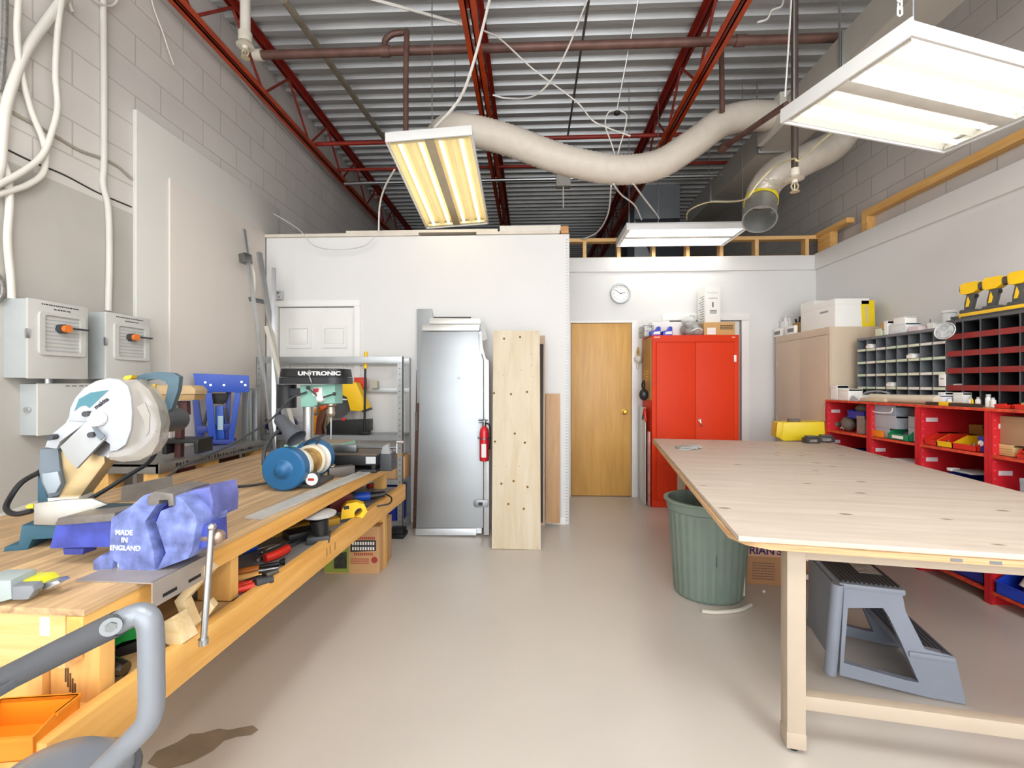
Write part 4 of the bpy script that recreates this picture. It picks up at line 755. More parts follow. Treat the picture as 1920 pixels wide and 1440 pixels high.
F.cut(t, 'back_plate', STEEL, [(795, 622), (903, 622), (903, 1000), (795, 1000)], .0, .018)
F.cut(t, 'top_corner', LGREY, [(901, 600), (909, 612), (914, 636), (905, 640), (902, 624)], -.01, .0); q = F.p3(860, 709, -.03); MB().cyl((q[0], -.034, q[2]), (q[0], -.03, q[2]), .012, n=16).obj('rivet', DSTEEL, t)
h = F.cut(t, 'latch', DSTEEL, [(888, 940), (894, 937), (915, 938), (915, 951), (892, 952), (888, 948)], -.05, -.031, .002); F.cut(h, 'latch_slot', BLACK, [(897, 942), (905, 942), (905, 948), (897, 948)], -.052, -.0505)
p = onY(908, 864, 3.805); F = Frame(p, 0); t = F.thing('fire_extinguisher', 'red fire extinguisher with white label hung on the right edge of the steel door', 'fire extinguisher')
EX = mat('cf1f2a', .3, var=.02, coat=.3, name='extinguisher_red')
MB().lathe([(0, 0), (.038, 0), (.041, .006), (.041, .245), (.034, .275), (.016, .295), (.013, .31), (0, .31)], 28, Matrix.Translation((0, 0, 0))).obj('cylinder', EX, t)
MB().cyl((0, 0, .305), (0, 0, .335), .016, n=16).box((-.012, -.02, .33), (.012, .03, .35), .003).obj('valve', DSTEEL, t); MB().box((-.05, -.01, .345), (.03, .01, .355), .003, M=Matrix.Rotation(.0, 4, 'Y')).box((-.048, -.009, .325), (-.0, .009, .332), .002).obj('handle', DGREY, t)
MB().tube([(.018, -.01, .325), (.045, -.015, .31), (.052, -.01, .25), (.048, -.005, .1)], .007, n=8).obj('hose', BLACK, t)
m = MB(); 
for k in range(8):
    a0, a1 = (-2.1+.13*k, -2.1+.13*(k+1)); m.faces([(.0416*math.cos(a), .0416*math.sin(a), z) for z in (.035, .15) for a in (a0, a1)], [(0, 1, 3, 2)])
m.obj('label', PAPER, t)
m = MB()
for z in (.19,): m.lathe([(.0415, z), (.044, z), (.044, z+.008), (.0415, z+.008)], 28)
m.box((-.06, .03, .185), (.06, .045, .203), .002).obj('bracket_strap', DSTEEL, t)
# plywood and boards
PLYL = wood('d3c7b0', 'c6b596', (6, 6, .8), 2.2, .6, name='pale_plywood'); EDGE = wood('c9a97e', 'a9865c', (1, 12, 1), 9, name='ply_edge')
F = Frame((onY(968, 720, 3.53).x, 3.53, .001), 0, -math.atan2(.24, 1.77)); t = F.thing('plywood_sheet', 'pale plywood sheet with drilled bolt holes leaning in front of the partition', 'plywood')
F.cut(t, 'sheet', PLYL, [(922, 1029), (925, 620), (1012, 620), (1014, 1031)], -.018, .0, .001)
mm = MB(); kn = MB()
for px, py in ((945, 635), (975, 632), (926, 737), (958, 739), (988, 735), (965, 813), (928, 828), (984, 830), (940, 907), (963, 902), (989, 913), (953, 945), (982, 954)):
    q = F.p3(px, py, -.0186); kn.cyl((q[0], -.0187, q[2]), (q[0], -.0176, q[2]), .011, n=16); mm.cyl((q[0]+.001, -.0195, q[2]), (q[0]+.001, -.0186, q[2]), .0065, n=12)
for px, py in ((930, 623), (1005, 622), (995, 664), (996, 685), (977, 694), (999, 707), (944, 704), (974, 874), (1000, 874), (949, 874), (928, 874), (935, 972), (943, 1028), (980, 1029), (1007, 1028)):
    q = F.p3(px, py, -.0186); mm.cyl((q[0], -.0190, q[2]), (q[0], -.018, q[2]), .003, n=8)
kn.obj('worn_ring', mat('b08a55', .7, name='worn_wood'), t); mm.obj('drilled_hole', mat('4a3722', .8, name='hole_brown'), t)
F2 = Frame((onY(1000, 720, 3.75).x, 3.75, .001), 0, -math.atan2(.24, 1.8)); t = F2.thing('dark_board', 'tan faced board with dark edge standing directly behind the plywood sheet', 'board')
F2.cut(t, 'board', mat('b79c84', .6, name='tan_board'), [(940, 985), (940, 630), (1022, 629), (1021, 985)], .0, .018, .001); F2.cut(t, 'dark_face', mat('241e1c', .6, name='dark_face'), [(942, 980), (942, 645), (1019, 645), (1018, 980)], -.012, -.001, .001)
F3 = Frame((onY(1038, 720, 4.09).x, 4.09, .001), 0, -math.atan2(.05, 1.2)); t = F3.thing('brown_board', 'short plain brown board leaning on the partition at the far right of the sheets', 'board')
F3.cut(t, 'board', wood('c6a078', 'b58d64', (8, 8, 1), 2, name='brown_mdf'), [(1023, 981), (1023, 738), (1050, 738), (1050, 981)], .0, .016, .001)
# ================================================================ UNDER THE WORKBENCH
p = onZ(660, 1076, 0); F = Frame(p, math.radians(2)); t = F.thing('printed_carton', 'printed brown cardboard carton on the floor under the far end of the workbench', 'box')
x0 = F.loc(608, 1075)[0]; x1 = F.loc(712, 1076)[0]; hz = F.loc(712, 988)[1]
MB().box((x0, 0, 0), (x1, .3, hz), .003).obj('carton', CARD, t); MB().box((x0+.0, .01, hz+.0005), (x1, .15, hz+.004), M=Matrix.Translation((0, 0, 0))).obj('flap', mat('b58d5e', .8, name='flap_card'), t)
F.cut(t, 'picture_panel', mat('8a9a3c', .6, name='olive_print'), [(607.5, 1073), (607.5, 1030), (654, 1012), (654, 1074)], -.001, 0); F.cut(t, 'dark_picture', mat('33362a', .6, var=.5, scale=30, name='picture_dark'), [(626, 1066), (626, 1040), (650, 1034), (650, 1066)], -.0018, -.0011)
F.cut(t, 'black_panel', INK, [(657, 1013), (705, 1013), (705, 1033), (657, 1035)], -.001, 0)
mm = MB()
for r in range(2):
    for c in range(9): q = F.loc(662+c*4.8, 1019+r*9.5, -.001); mm.box((q[0]-.006, -.0016, q[1]-.011), (q[0]+.005, -.001, q[1]+.011))
mm.obj('white_characters', PAPER, t)
mm = MB()
for (xa, xb, ya) in ((668, 701, 1009), (664, 698, 1039)):
    px = xa
    while px < xb: q = F.loc(px, ya, 0); mm.box((q[0], -.0008, q[1]-.009), (q[0]+.009, 0, q[1]+.009)); px += 3.6
for ya in (1048, 1052, 1056): a, b = F.loc(657, ya, 0), F.loc(692, ya, 0); mm.box((a[0], -.0008, a[1]-.0025), (b[0], 0, a[1]+.0025))
q = F.loc(702, 1050, 0); mm.cyl((q[0], -.0008, q[1]), (q[0], 0, q[1]), .022, n=24); mm.obj('red_print', mat('a33a34', .7, name='print_red'), t)
# tools on the shelf: local frame of the bench, z = .5685
SH = .5685
def sh(px, py, dz=0): return onZ(px, py, SH+dz)
p = sh(668, 972); F = Frame(p, math.radians(25)); t = F.thing('jigsaw', 'yellow jigsaw lying on the tool shelf near the far end', 'power tool')
MB().ring(F.poly([(638, 974), (641, 952), (650, 942), (668, 939), (682, 943), (688, 956), (680, 968), (662, 972)]), F.poly([(664, 966), (664, 960), (666, 955), (670, 951), (676, 950), (679, 955), (675, 961), (668, 966)]), -.03, .03).obj('body', YEL, t); F.cut(t, 'label', INK, [(644, 950), (654, 948), (655, 954), (645, 956)], -.032, -.0305); F.cut(t, 'shoe', DGREY, [(636, 976), (668, 970), (660, 984), (640, 986)], -.04, .03, .002)
p = sh(690, 945); F = Frame(p, math.radians(15)); t = F.thing('angle_grinder', 'blue angle grinder lying behind the yellow jigsaw on the tool shelf', 'power tool')
a, b, c = F.p3(668, 932, 0), F.p3(695, 930, 0), F.p3(722, 926, 0); MB().cyl(a, b, .03, .027, n=18).obj('blue_body', BLUE, t); MB().cyl(b, c, .025, .018, n=16).obj('black_handle', BLACK, t); MB().cyl(a, (a[0]-.05, 0, a[2]), .03, .036, n=16).cyl((a[0]-.03, -.02, a[2]-.035), (a[0]-.03, .02, a[2]+.02), .012, n=10).obj('gear_head', DGREY, t)
MB().tube([c, (c[0]+.04, -.03, c[2]-.02), (c[0]+.02, -.08, .012), (c[0]-.12, -.1, .008), (a[0], -.08, .008)], .005, n=6).obj('power_cord', BLACK, t)
p = sh(605, 1015); F = Frame(p, math.radians(20)); t = F.thing('router', 'black and white router with a round grey base on the tool shelf', 'power tool')
q = F.p3(598, 962); MB().lathe([(0, 0), (.03, .004), (.075, .02), (.078, .03), (.07, .034), (0, .036)], 26, Matrix.Translation((q[0], 0, q[2]-.03))).obj('round_base', LGREY, t); MB().cyl((q[0], 0, q[2]-.03), (q[0]+.01, 0, .03), .042, .034, n=20).obj('body', BLACK, t); MB().box((q[0]-.05, -.04, 0), (q[0]+.05, .05, .035), .006).obj('foot', DGREY, t); MB().cyl((q[0]-.02, 0, q[2]+.006), (q[0]-.05, .03, q[2]+.07), .018, n=12).obj('knob', mat('c9c4b6', .4, name='knob_cream'), t)
def lying(name, label, cat, pa, pb, parts, z=.012):
    "a long thing lying between two points of the shelf; parts: (name, from, to, r0, r1, material)"
    a, b = sh(*pa, z), sh(*pb, z); t = thing(name, label, cat, (a.x, a.y, SH), math.atan2(b.y-a.y, b.x-a.x)); L = (Vector((b.x, b.y, 0))-Vector((a.x, a.y, 0))).length
    for nm, f, g, r0, r1, m in parts: MB().cyl((f*L, 0, max(r0, r1)+.0005), (g*L, 0, max(r0, r1)+.0005), r0, r1, n=12).obj(nm, m, t)
    return t, L
t, L = lying('hacksaw', 'hacksaw with red grip and silver frame on the tool shelf', 'saw', (484, 1050), (578, 1008), ())
MB().tube([(0, 0, .012), (.08*L, .03, .014), (.3*L, .055, .015), (.8*L, .05, .015), (L, .03, .014), (L, 0, .012)], .007, n=8).obj('frame', CHROME, t); MB().box((.05*L, -.003, .004), (L, .001, .02)).obj('blade', DSTEEL, t); MB().tube([(0.02*L, -.03, .02), (.2*L, -.045, .022), (.42*L, -.035, .022)], .019, n=12).obj('red_grip', mat('d92f1d', .4, name='grip_red'), t)
mk = lambda c, r=.45: mat(c, r, var=.06)
lying('file', 'orange brown wooden handled file near the front of the tool shelf', 'file', (448, 1076), (510, 1066), (('handle', 0, .6, .014, .017, mk('b5651f')), ('blade', .6, 1.2, .01, .006, DSTEEL)))
lying('chisel', 'pale wooden handled chisel below the orange brown file on the tool shelf', 'chisel', (446, 1088), (505, 1078), (('handle', 0, .65, .013, .017, mk('dba35a')), ('ferrule', .65, .75, .014, .014, BRASS), ('blade', .75, 1.2, .009, .006, DSTEEL)))
t, L = lying('pliers', 'pliers with red grips lying at the front edge of the tool shelf', 'pliers', (446, 1108), (512, 1090), (('red_grip', 0, .45, .012, .014, mk('d3301f')), ('jaw', .5, 1.0, .02, .012, DGREY))); MB().cyl((0, .04, .0145), (.45*L, .025, .0145), .012, .014, n=12).obj('red_grip', mk('d3301f'), t)
t, L = lying('pliers', 'dark pliers with black grips beyond the red grip pliers on the shelf', 'pliers', (470, 1098), (520, 1075), (('grip', 0, .5, .011, .013, BLACK), ('jaw', .5, 1.0, .018, .01, DSTEEL))); MB().cyl((0, .035, .014), (.5*L, .02, .014), .011, .013, n=12).obj('grip', BLACK, t)
lying('screwdriver', 'blue handled screwdriver at the back of the tool shelf beside the post', 'screwdriver', (446, 1038), (500, 1022), (('handle', 0, .6, .017, .02, BLUE), ('shaft', .6, 1.3, .004, .004, STEEL)))
lying('black_bar', 'curved black pry bar lying behind the pale handled chisel', 'pry bar', (470, 1064), (524, 1056), (('bar', 0, 1, .009, .009, BLACK), ('claw', 1, 1.2, .009, .016, BLACK)))
p = sh(530, 1005); t = thing('tool_case', 'yellow and brown flat case at the back of the tool shelf', 'case', p, .75); MB().box((-.05, -.0, 0), (.28, .13, .035), .004).obj('body', mat('b58a2c', .5, var=.12, name='mustard'), t); MB().box((-.0, .03, .0352), (.2, .1, .037)).obj('lid_label', mat('6b4a1f', .5, name='label_brown'), t)
p = sh(548, 1012); tag(MB().box((-.03, -.05, 0), (.12, .05, .04), .006).obj('black_case', BLACK, loc=p, rotz=.8), 'small black case beside the hacksaw on the tool shelf', 'case')
p = sh(562, 965); t = thing('paper_roll', 'brown round container lying at the back of the tool shelf', 'container', p, .5); MB().cyl((0, 0, .056), (.16, .05, .056), .055, n=24).obj('drum', mat('6d5644', .6, var=.1, name='dusty_brown'), t); MB().cyl((.16, .05, .056), (.168, .0525, .056), .057, n=24).obj('lid', mat('8a7463', .6, name='lid_brown'), t)
p = sh(628, 962); t = thing('heat_gun', 'dark red power tool standing between the router and the jigsaw', 'power tool', p, .6); MB().box((-.03, -.0, 0), (.1, .07, .10), .012).obj('body', mat('6a1414', .5, var=.1, name='deep_red'), t); MB().cyl((-.03, .035, .07), (-.09, .03, .07), .022, n=14).obj('nozzle', DGREY, t)
lying('steel_rod', 'thin black steel rod leaning across the shelf in front of the jigsaw', 'rod', (606, 970), (630, 976), (('rod', 0, 1, .006, .006, DGREY),))
t, L = lying('spray_gun', 'red bulb handled tool at the far right end of the tool shelf', 'tool', (690, 915), (712, 908), (('red_handle', 0, 1, .018, .022, mk('8f2418')), ('tip', 1, 1.6, .01, .006, BRASS)))
# near bay: green case, black grip, wood offcuts
NB = .5725
F = Frame(onZ(195, 1250, NB), math.radians(40)); t = F.thing('green_case', 'bright green plastic case on the lower shelf behind the grey bent tube', 'case')
F.cut(t, 'green_body', mat('0f9a42', .4, var=.04, name='green_plastic'), [(120, 1236), (120, 1200), (215, 1160), (268, 1150), (268, 1196), (230, 1205), (200, 1222)], .02, .12, .006)
F.cut(t, 'black_base', BLACK, [(190, 1228), (272, 1196), (272, 1218), (200, 1240)], .03, .1, .003); F.cut(t, 'red_latch', mat('8a2a22', .5, name='latch_red'), [(206, 1212), (216, 1208), (216, 1222), (207, 1226)], .01, .018)
F = Frame(onZ(190, 1278, NB), math.radians(10)); t = F.thing('power_tool_grip', 'black tool handle sticking out at the front of the lower shelf', 'handle')
MB().tube([(-.12, .03, .03), (-.05, .02, .032), (.01, .01, .03), (.055, .0, .027)], .022, n=14, rad=lambda T, i: .016+.010*math.sin(math.pi*min(1, T*.9+.1))).obj('grip', mat('141314', .25, var=.05, name='gloss_black'), t); MB().box((-.12, -.02, 0), (.0, .05, .012), .003).obj('sole', BLACK, t)
OFF = wood('efd9ae', 'dcbf88', (1, 8, 8), 4, name='offcut')
for (px, py, rz, th, pts, lab) in ((352, 1192, .1, .035, [(383, 1062), (398, 1072), (345, 1130), (364, 1176), (353, 1194), (326, 1130)], 'bent chevron shaped wood offcut standing under the vise'), (372, 1176, .25, .03, [(366, 1180), (392, 1146), (402, 1158), (376, 1194)], 'small slanting wood offcut nearest the vise handle bar'), (325, 1216, -.1, .05, [(303, 1168), (322, 1158), (344, 1206), (330, 1217), (304, 1205)], 'flat sawn wood offcut leftmost of the offcuts, beside the bent grey tube')):
    F = Frame(onZ(px, py, NB), rz); pl = F.poly(pts); zm = min(z for x, z in pl)
    tag(MB().prism([(x, z-zm+.0004) for x, z in pl], 0, th, bev=.002).obj('wood_offcut', OFF, loc=F.o, rotz=rz), lab, 'wood offcut', 'wood offcuts under the vise')
# ================================================================ FOREGROUND LEFT
G = .66
t = thing('machine_handle', 'bent grey tube handle with black rubber grip and tank in the near left corner', 'machine', (-.72, .52, 0))
o_ = Vector((-.72, .52, 0)); A = lambda px, py, d: at(px, py, d)-o_
TG = mat('868b92', .38, .25, .03, name='tube_grey'); RB2 = mat('4d4f53', .6, var=.06, name='rubber_grip')
MB().tube([A(215, 1172, .655), A(240, 1158, .655), A(262, 1152, .66), A(278, 1162, .66), A(283, 1190, .66), A(284, 1250, .66), A(284, 1320, .66), A(276, 1355, .66), A(250, 1385, .66), A(225, 1410, .665), A(190, 1445, .67), A(150, 1490, .68)], .0165, n=18).obj('tube_handle', TG, t, 60)
MB().tube([A(-80, 1318, .66), A(0, 1278, .657), A(120, 1218, .655), A(222, 1168, .655)], .0185, n=18, smooth=4).obj('rubber_grip', RB2, t, 60)
a = A(210, 1168, .64); MB().cyl(a, a+Vector((.012, -.014, .002)), .0125, n=18).cyl(a+Vector((.012, -.014, .002)), a+Vector((.0135, -.0158, .002)), .007, n=6).obj('clamp_bolt', DSTEEL, t)
q = A(25, 1282, .64); MB().box((-.02, -.002, -.007), (.02, .002, .007), .0015, M=Matrix.Translation(q) @ Matrix.Rotation(.6, 4, 'Z') @ Matrix.Rotation(-.45, 4, 'Y')).obj('grip_badge', DGREY, t)
q = A(95, 1470, .74); MB().lathe([(0, -.62), (.10, -.62), (.115, -.6), (.115, -.06), (.105, -.02), (.07, .01), (.03, .022), (0, .024)], 32, Matrix.Translation((q.x, q.y, q.z+.015))).obj('tank', TG, t, 60)
MB().tube([(q.x+.112*math.cos(k*math.pi/16), q.y+.112*math.sin(k*math.pi/16), q.z-.02) for k in range(33)], .007, n=8, smooth=0).obj('gasket', RB2, t)
# orange bin
def bin_(name, label, p, rz, w_, d_, h_, m, cat='bin', group=None, lip=.45, tk=.003):
    "open fronted stacking bin: w along x, front towards -y"
    t = thing(name, label, cat, p, rz, group)
    MB().box((-w_/2, 0, 0), (w_/2, d_, tk)).box((-w_/2, d_-tk, 0), (w_/2, d_, h_)).box((-w_/2, 0, 0), (w_/2, tk, h_*lip)).obj('tray', m, t)
    for x in (-w_/2, w_/2-tk):
        v = [(x, 0, 0), (x, d_, 0), (x, d_, h_), (x, d_*.45, h_), (x, 0, h_*lip)]; n = 5
        MB().faces(v+[(a+tk, b, c) for a, b, c in v], [(4, 3, 2, 1, 0), (5, 6, 7, 8, 9)]+[(k, (k+1) % n, n+(k+1) % n, n+k) for k in range(n)]).obj('side', m, t)
    r = MB(); r.box((-w_/2-.004, d_*.45, h_-.008), (-w_/2+tk, d_, h_)).box((w_/2-tk, d_*.45, h_-.008), (w_/2+.004, d_, h_)).box((-w_/2, d_-tk, h_-.008), (w_/2, d_+.004, h_)).box((-w_/2, -.004, h_*lip-.008), (w_/2, 0, h_*lip)).obj('rim', m, t)
    return t
ORB = mat('e8881c', .4, var=.04, name='orange_plastic')
p = onZ(40, 1440, .5); bin_('parts_bin', 'orange plastic bin at the lower left corner in front of the workbench post', (-1.08, .845, .5535), math.radians(8), .16, .105, .062, ORB, lip=.8)
tag(MB().prism([(x, z) for x, z in [(-.02, -.03), (.06, -.055), (.13, -.02), (.17, .03), (.18, .075), (.215, .095), (.262, .105), (.275, .13), (.24, .15), (.205, .14), (.16, .125), (.12, .13), (.07, .105), (.03, .10), (.012, .06), (-.03, .02)]], -.0006, .0, M=Matrix.Rotation(-math.pi/2, 4, 'X')).obj('floor_stain', mat('8f8271', .15, var=.12, scale=8, name='wet_stain'), loc=onZ(300, 1418, .0012)), 'dark wet stain on the floor in front of the workbench', 'stain')
# ================================================================ CLOCK
q = onY(1163, 551, YF); t = thing('wall_clock', 'round grey rimmed clock on the far wall above the wooden door', 'clock', (q.x, YF-.001, q.z))
RB_ = Matrix.Rotation(math.pi/2, 4, 'X')
MB().lathe([(.096, 0), (.118, 0), (.12, .012), (.112, .03), (.1, .03), (.096, .018)], 40, RB_).obj('rim', mat('b9bcbd', .35, .3, .02, name='clock_rim'), t)
MB().lathe([(0, 0), (.097, 0), (.097, .014), (0, .014)], 40, RB_).obj('dial', PAPER, t)
for k in range(12):
    a = math.pi/2-k*math.pi/6; text('numeral', str(k or 12), .021, face(.078*math.cos(a), -.0145, .078*math.sin(a)), INK, t, .0003)
def hand(nm, a, l, w_): MB().box((-.008, -.017, -w_), (l, -.0155, w_), M=Matrix.Rotation(-a, 4, 'Y')).obj(nm, INK, t)
hand('minute_hand', math.radians(142), .066, .002); hand('hour_hand', math.radians(14), .056, .003)
# ================================================================ RED CABINET
CX0, CX1, CY0, CY1, CZ = 1.305, 2.215, 4.775, 5.18, 1.835
REDC = mat('d93810', .5, var=.02, scale=3, name='cabinet_orange_red', spec=.25)
t = thing('storage_cabinet', 'tall orange red two door metal cabinet standing against the far wall', 'cabinet', (CX0, CY0, 0)); W = CX1-CX0
MB().box((0, .02, 0), (W, CY1-CY0, CZ), .004).box((0, 0, CZ-.075), (W, .02, CZ), .003).box((0, 0, 0), (W, .02, .075), .003).box((0, 0, .07), (.045, .02, CZ-.07), .003).box((W-.045, 0, .07), (W, .02, CZ-.07), .003).obj('body', REDC, t)
for x0, x1 in ((.047, W/2-.0015), (W/2+.0015, W-.047)):
    d = MB().box((x0, -.004, .078), (x1, .018, CZ-.078), .003).obj('door', REDC, t)
    if x0 > .3:
        hx_, hz_ = W/2+.04, F.loc(1310, 788)[1] if False else onY(1310, 788, CY0).z
        h = MB().lathe([(0, -.012), (.017, -.012), (.02, -.004), (.02, 0)], 20, Matrix.Translation((hx_, -.004, hz_)) @ Matrix.Rotation(-math.pi/2, 4, 'X')).obj('handle', CHROME, d)
        MB().tube([(hx_, -.02, hz_), (hx_+.008, -.026, hz_-.03), (hx_+.024, -.026, hz_-.062)], .007, n=8).obj('lever', CHROME, h)
        for zz in (1.55, .3): MB().box((W-.055, -.006, zz), (W-.03, .004, zz+.07), .002).obj('hinge', PAPER, d)
q = onY(1232, 630, CY0); MB().box((q.x-CX0-.03, -.0008, CZ-.028), (q.x-CX0+.03, 0, CZ-.015)).obj('maker_plate', mat('eec0b0', .5, name='plate_pale'), t); MB().box((W-.075, -.0008, CZ-.03), (W-.04, 0, CZ-.02)).obj('small_plate', mat('eec0b0', .5, name='plate_pale'), t)
# cardboard and hanging things on its left side (x = CX0)
t = thing('cardboard_sheet', 'tan cardboard sheet fixed on the left side of the red cabinet', 'cardboard', (CX0-.001, CY0+.015, 0))
MB().box((-.008, 0, 1.14), (-.001, .38, CZ-.02), .001).obj('sheet', mat('b98f52', .75, var=.05, name='tan_card'), t)
mm = MB()
for k in range(4): mm.box((-.0086, .1, 1.36+k*.03), (-.008, .1+random.uniform(.08, .2), 1.37+k*.03))
mm.obj('pinned_notes', mat('e9c23e', .6, name='note_yellow'), t)
def side(px, py, x=CX0-.055): return onX(px, py, x)
t = thing('work_gloves', 'white and black gloves hanging on the side of the red cabinet', 'gloves', side(1196, 675)); o = t.location.copy()
mm = MB().sph((0, 0, .01), .05, 14, (.85, 1.2, 1.0)); 
for k, (dy, dz) in enumerate(((.05, -.06), (.08, -.05), (.02, -.075), (-.01, -.07))): mm.tube([(0, dy*.4, 0), (-.005, dy*.9, dz*.9), (-.003, dy*1.1, dz*1.35)], .011, n=8)
mm.obj('white_glove', mat('dcd8cf', .8, var=.08, scale=20, name='glove_white'), t, 70); MB().tube([(0, .1, -.05), (-.006, .12, -.1), (0, .13, -.16)], .026, n=10).obj('black_cuff', BLACK, t); MB().tube([(.0, -.03, .05), (-.006, -.05, .1), (0, -.02, .14), (.0, .02, .1), (0, .0, .05)], .010, n=8).obj('strap', mat('c9a24a', .5, var=.3, scale=30, name='strap_tan'), t)
t = thing('ear_protector', 'black safety mask hanging lower on the side of the red cabinet', 'mask', side(1207, 740)); MB().sph((0, 0, 0), .05, 14, (1.0, .9, 1.3)).obj('cup', mat('23242a', .35, name='mask_black'), t, 70); MB().tube([(0, .0, .05), (-.01, .03, .1), (0, .0, .15), (0, -.03, .1), (0, -.02, .05)], .01, n=8).obj('band', BLACK, t)
t = thing('hand_clamp', 'red spring clamp hanging under the cardboard sheet on the red cabinet', 'clamp', side(1209, 772)); MB().tube([(0, .04, -.03), (0, 0, .03), (0, -.03, -.06), (0, -.05, -.1)], .013, n=8).obj('red_jaw', mat('cf2414', .4, name='clamp_red'), t, 60); MB().tube([(0, -.02, .02), (0, .05, -.02), (0, .09, -.09)], .010, n=8).obj('dark_arm', DGREY, t)
t = thing('clear_sheet', 'pale bluish plastic sheets standing between the wooden door and the red cabinet', 'plastic sheet', (1.268, 4.86, 0)); MB().box((-.012, 0, .001), (-.006, .3, 1.06), .001, M=Matrix.Rotation(.0, 4, 'Y')).obj('sheet', mat('c3ced4', .2, var=.03, name='clear_sheet'), t)
t = thing('folded_bag', 'pink and grey clear bag hanging low beside the red cabinet', 'bag', (1.283, 4.79, .005)); mm = MB().box((-.012, 0, .35), (.012, .06, .80), .01); mm.box((-.012, 0, 0), (.01, .05, .36), .008); mm.obj('bag', mat('c98f8a', .3, var=.2, scale=12, name='pinkish_plastic'), t)
# ---- on top of the red cabinet
TZ = CZ+.0008
def top(px, py, y=None): y = CY0+.1 if y is None else y; p = onY(px, py, y); return Vector((p.x, y, TZ))
def carton(label, p, rz, w_, d_, h_, m, rows=0, ink=INK, lab=None, name='carton', group=None, cat='box', tape=None):
    t = thing(name, label, cat, p, rz, group); MB().box((-w_/2, 0, 0), (w_/2, d_, h_), .002).obj('box_body', m, t)
    MB().box((-w_/2+.001, d_*.46, h_), (w_/2-.001, d_*.54, h_+.0008)).obj('lid_seam', tape or mat('8f8a80', .7, name='seam'), t)
    if lab: MB().box((-w_/2+w_*lab[0], -.0008, h_*lab[1]), (-w_/2+w_*lab[2], 0, h_*lab[3])).obj('paper_label', PAPER if m is not PAPER else LGREY, t)
    if rows: print_rows(MB(), -w_/2+w_*rows[0], -w_/2+w_*rows[2], h_*rows[1], h_*rows[3], rows[4], -.0009, .0005).obj('printing', ink, t)
    return t
TAN = mat('cfa468', .75, var=.04, name='box_tan')
p = top(1349, 625); carton('tan cardboard box with handwriting on the right end of the red cabinet top', p, 0, .33, .28, .148, TAN, (.52, .45, .95, .8, 3), lab=(.1, .1, .38, .6))
p = Vector((p.x-.05, p.y+.05, TZ+.15)); t = carton('tall narrow white box standing on the handwritten tan box', p, 0, .165, .22, .39, PAPER, (.3, .25, .75, .36, 3), lab=None)
mm = MB(); mm.box((-.06, -.0006, .325), (.055, 0, .328)); mm.box((-.008, -.0006, .17), (.008, 0, .225)); mm.box((-.045, -.0006, .265), (.05, 0, .271)); mm.box((-.07, .01, .389), (.07, .02, .3915)); mm.obj('front_print', mat('6d6c70', .6, name='grey_ink'), t)
mm = MB()
for k in range(11): mm.box((-.0835, .03, .02+k*.027), (-.0826, .03+random.uniform(.08, .16), .028+k*.027))
mm.obj('side_print', mat('8a8a8c', .6, name='grey_ink2'), t)
p = top(1258, 620, CY0+.22); carton('long flat white box at the back of the red cabinet top', p, 0, .42, .12, .17, PAPER, cat='box')
for k, (px, lab) in enumerate(((1230, 'blue cut out display bin at the left of the red cabinet top'), (1252, 'second blue cut out display bin right of the first on the red cabinet'))):
    p = top(px, 626, CY0+.03); t = thing('blue_organizer', lab, 'bin', p, 0, 'blue bins on the red cabinet')
    MB().prism([(-.05, 0), (.05, 0), (.05, .085), (.03, .1), (.01, .06), (-.05, .045)], 0, .1, bev=.002).obj('bin_body', mat('2438c4', .35, var=.04, name='organizer_blue'), t); MB().prism([(-.03, .012), (.045, .012), (.045, .045), (-.02, .04)], -.001, -.0002).obj('paper_label', PAPER, t)
t = thing('wire_basket', 'grey wire basket with papers on the left front corner of the red cabinet', 'basket', top(1207, 628, CY0+.12)+Vector((.055, 0, 0)))
mm = MB()
for z in (.003, .06, .12): mm.tube([(-.05, 0, z), (.05, 0, z), (.05, .22, z), (-.05, .22, z), (-.05, 0, z)], .0025, n=6, smooth=0)
for k in range(9):
    for x in (-.05, .05): mm.cyl((x, .0275*k, 0), (x, .0275*k, .12), .0016, n=5)
for k in range(6): mm.cyl((-.05+.02*k, 0, 0), (-.05+.02*k, 0, .12), .0016, n=5)
mm.obj('wire_frame', DSTEEL, t); MB().box((-.04, .02, .004), (.035, .2, .1), .004).obj('papers', PAPER, t)
MB().tube([(-.0, .1, .1), (-.02, .1, .16), (-.045, .1, .2)], .004, n=6).tube([(.0, .1, .1), (.02, .1, .16), (.05, .1, .21)], .004, n=6).obj('cable_tie_ends', PAPER, t)
def crumple(label, p, sc, m, name='plastic_bag', amp=.02):
    mm = MB().sph((0, 0, 0), .1, 26, sc); rnd = random.Random(hash(label) % 999 if False else len(label))
    ph = [(rnd.uniform(15, 50), rnd.uniform(15, 50), rnd.uniform(0, 6), Vector((rnd.uniform(-1, 1), rnd.uniform(-1, 1), rnd.uniform(-1, 1)))) for _ in range(7)]
    for v in mm.bm.verts: c = v.co.copy(); v.co += sum((d*math.sin(a*c.x+b*c.y+f+30*c.z) for a, b, f, d in ph), Vector())*amp*.35
    zb = min(v.co.z for v in mm.bm.verts)
    for v in mm.bm.verts: v.co.z = max(v.co.z, zb*.72)
    for v in mm.bm.verts: v.co.z -= zb*.72
    t = thing(name, label, 'bag', p); mm.obj('bag', m, t, 70); return t
t = crumple('grey plastic wrapped bundle on the middle of the red cabinet top', top(1296, 620, CY0+.15), (1.15, 1.1, .95), mat('9b9994', .3, var=.35, scale=14, name='wrapped_grey')); MB().tube([(-.03, -.1, .05), (.03, -.11, .075), (.09, -.09, .06)], .006, n=6).obj('strap', PAPER, t)
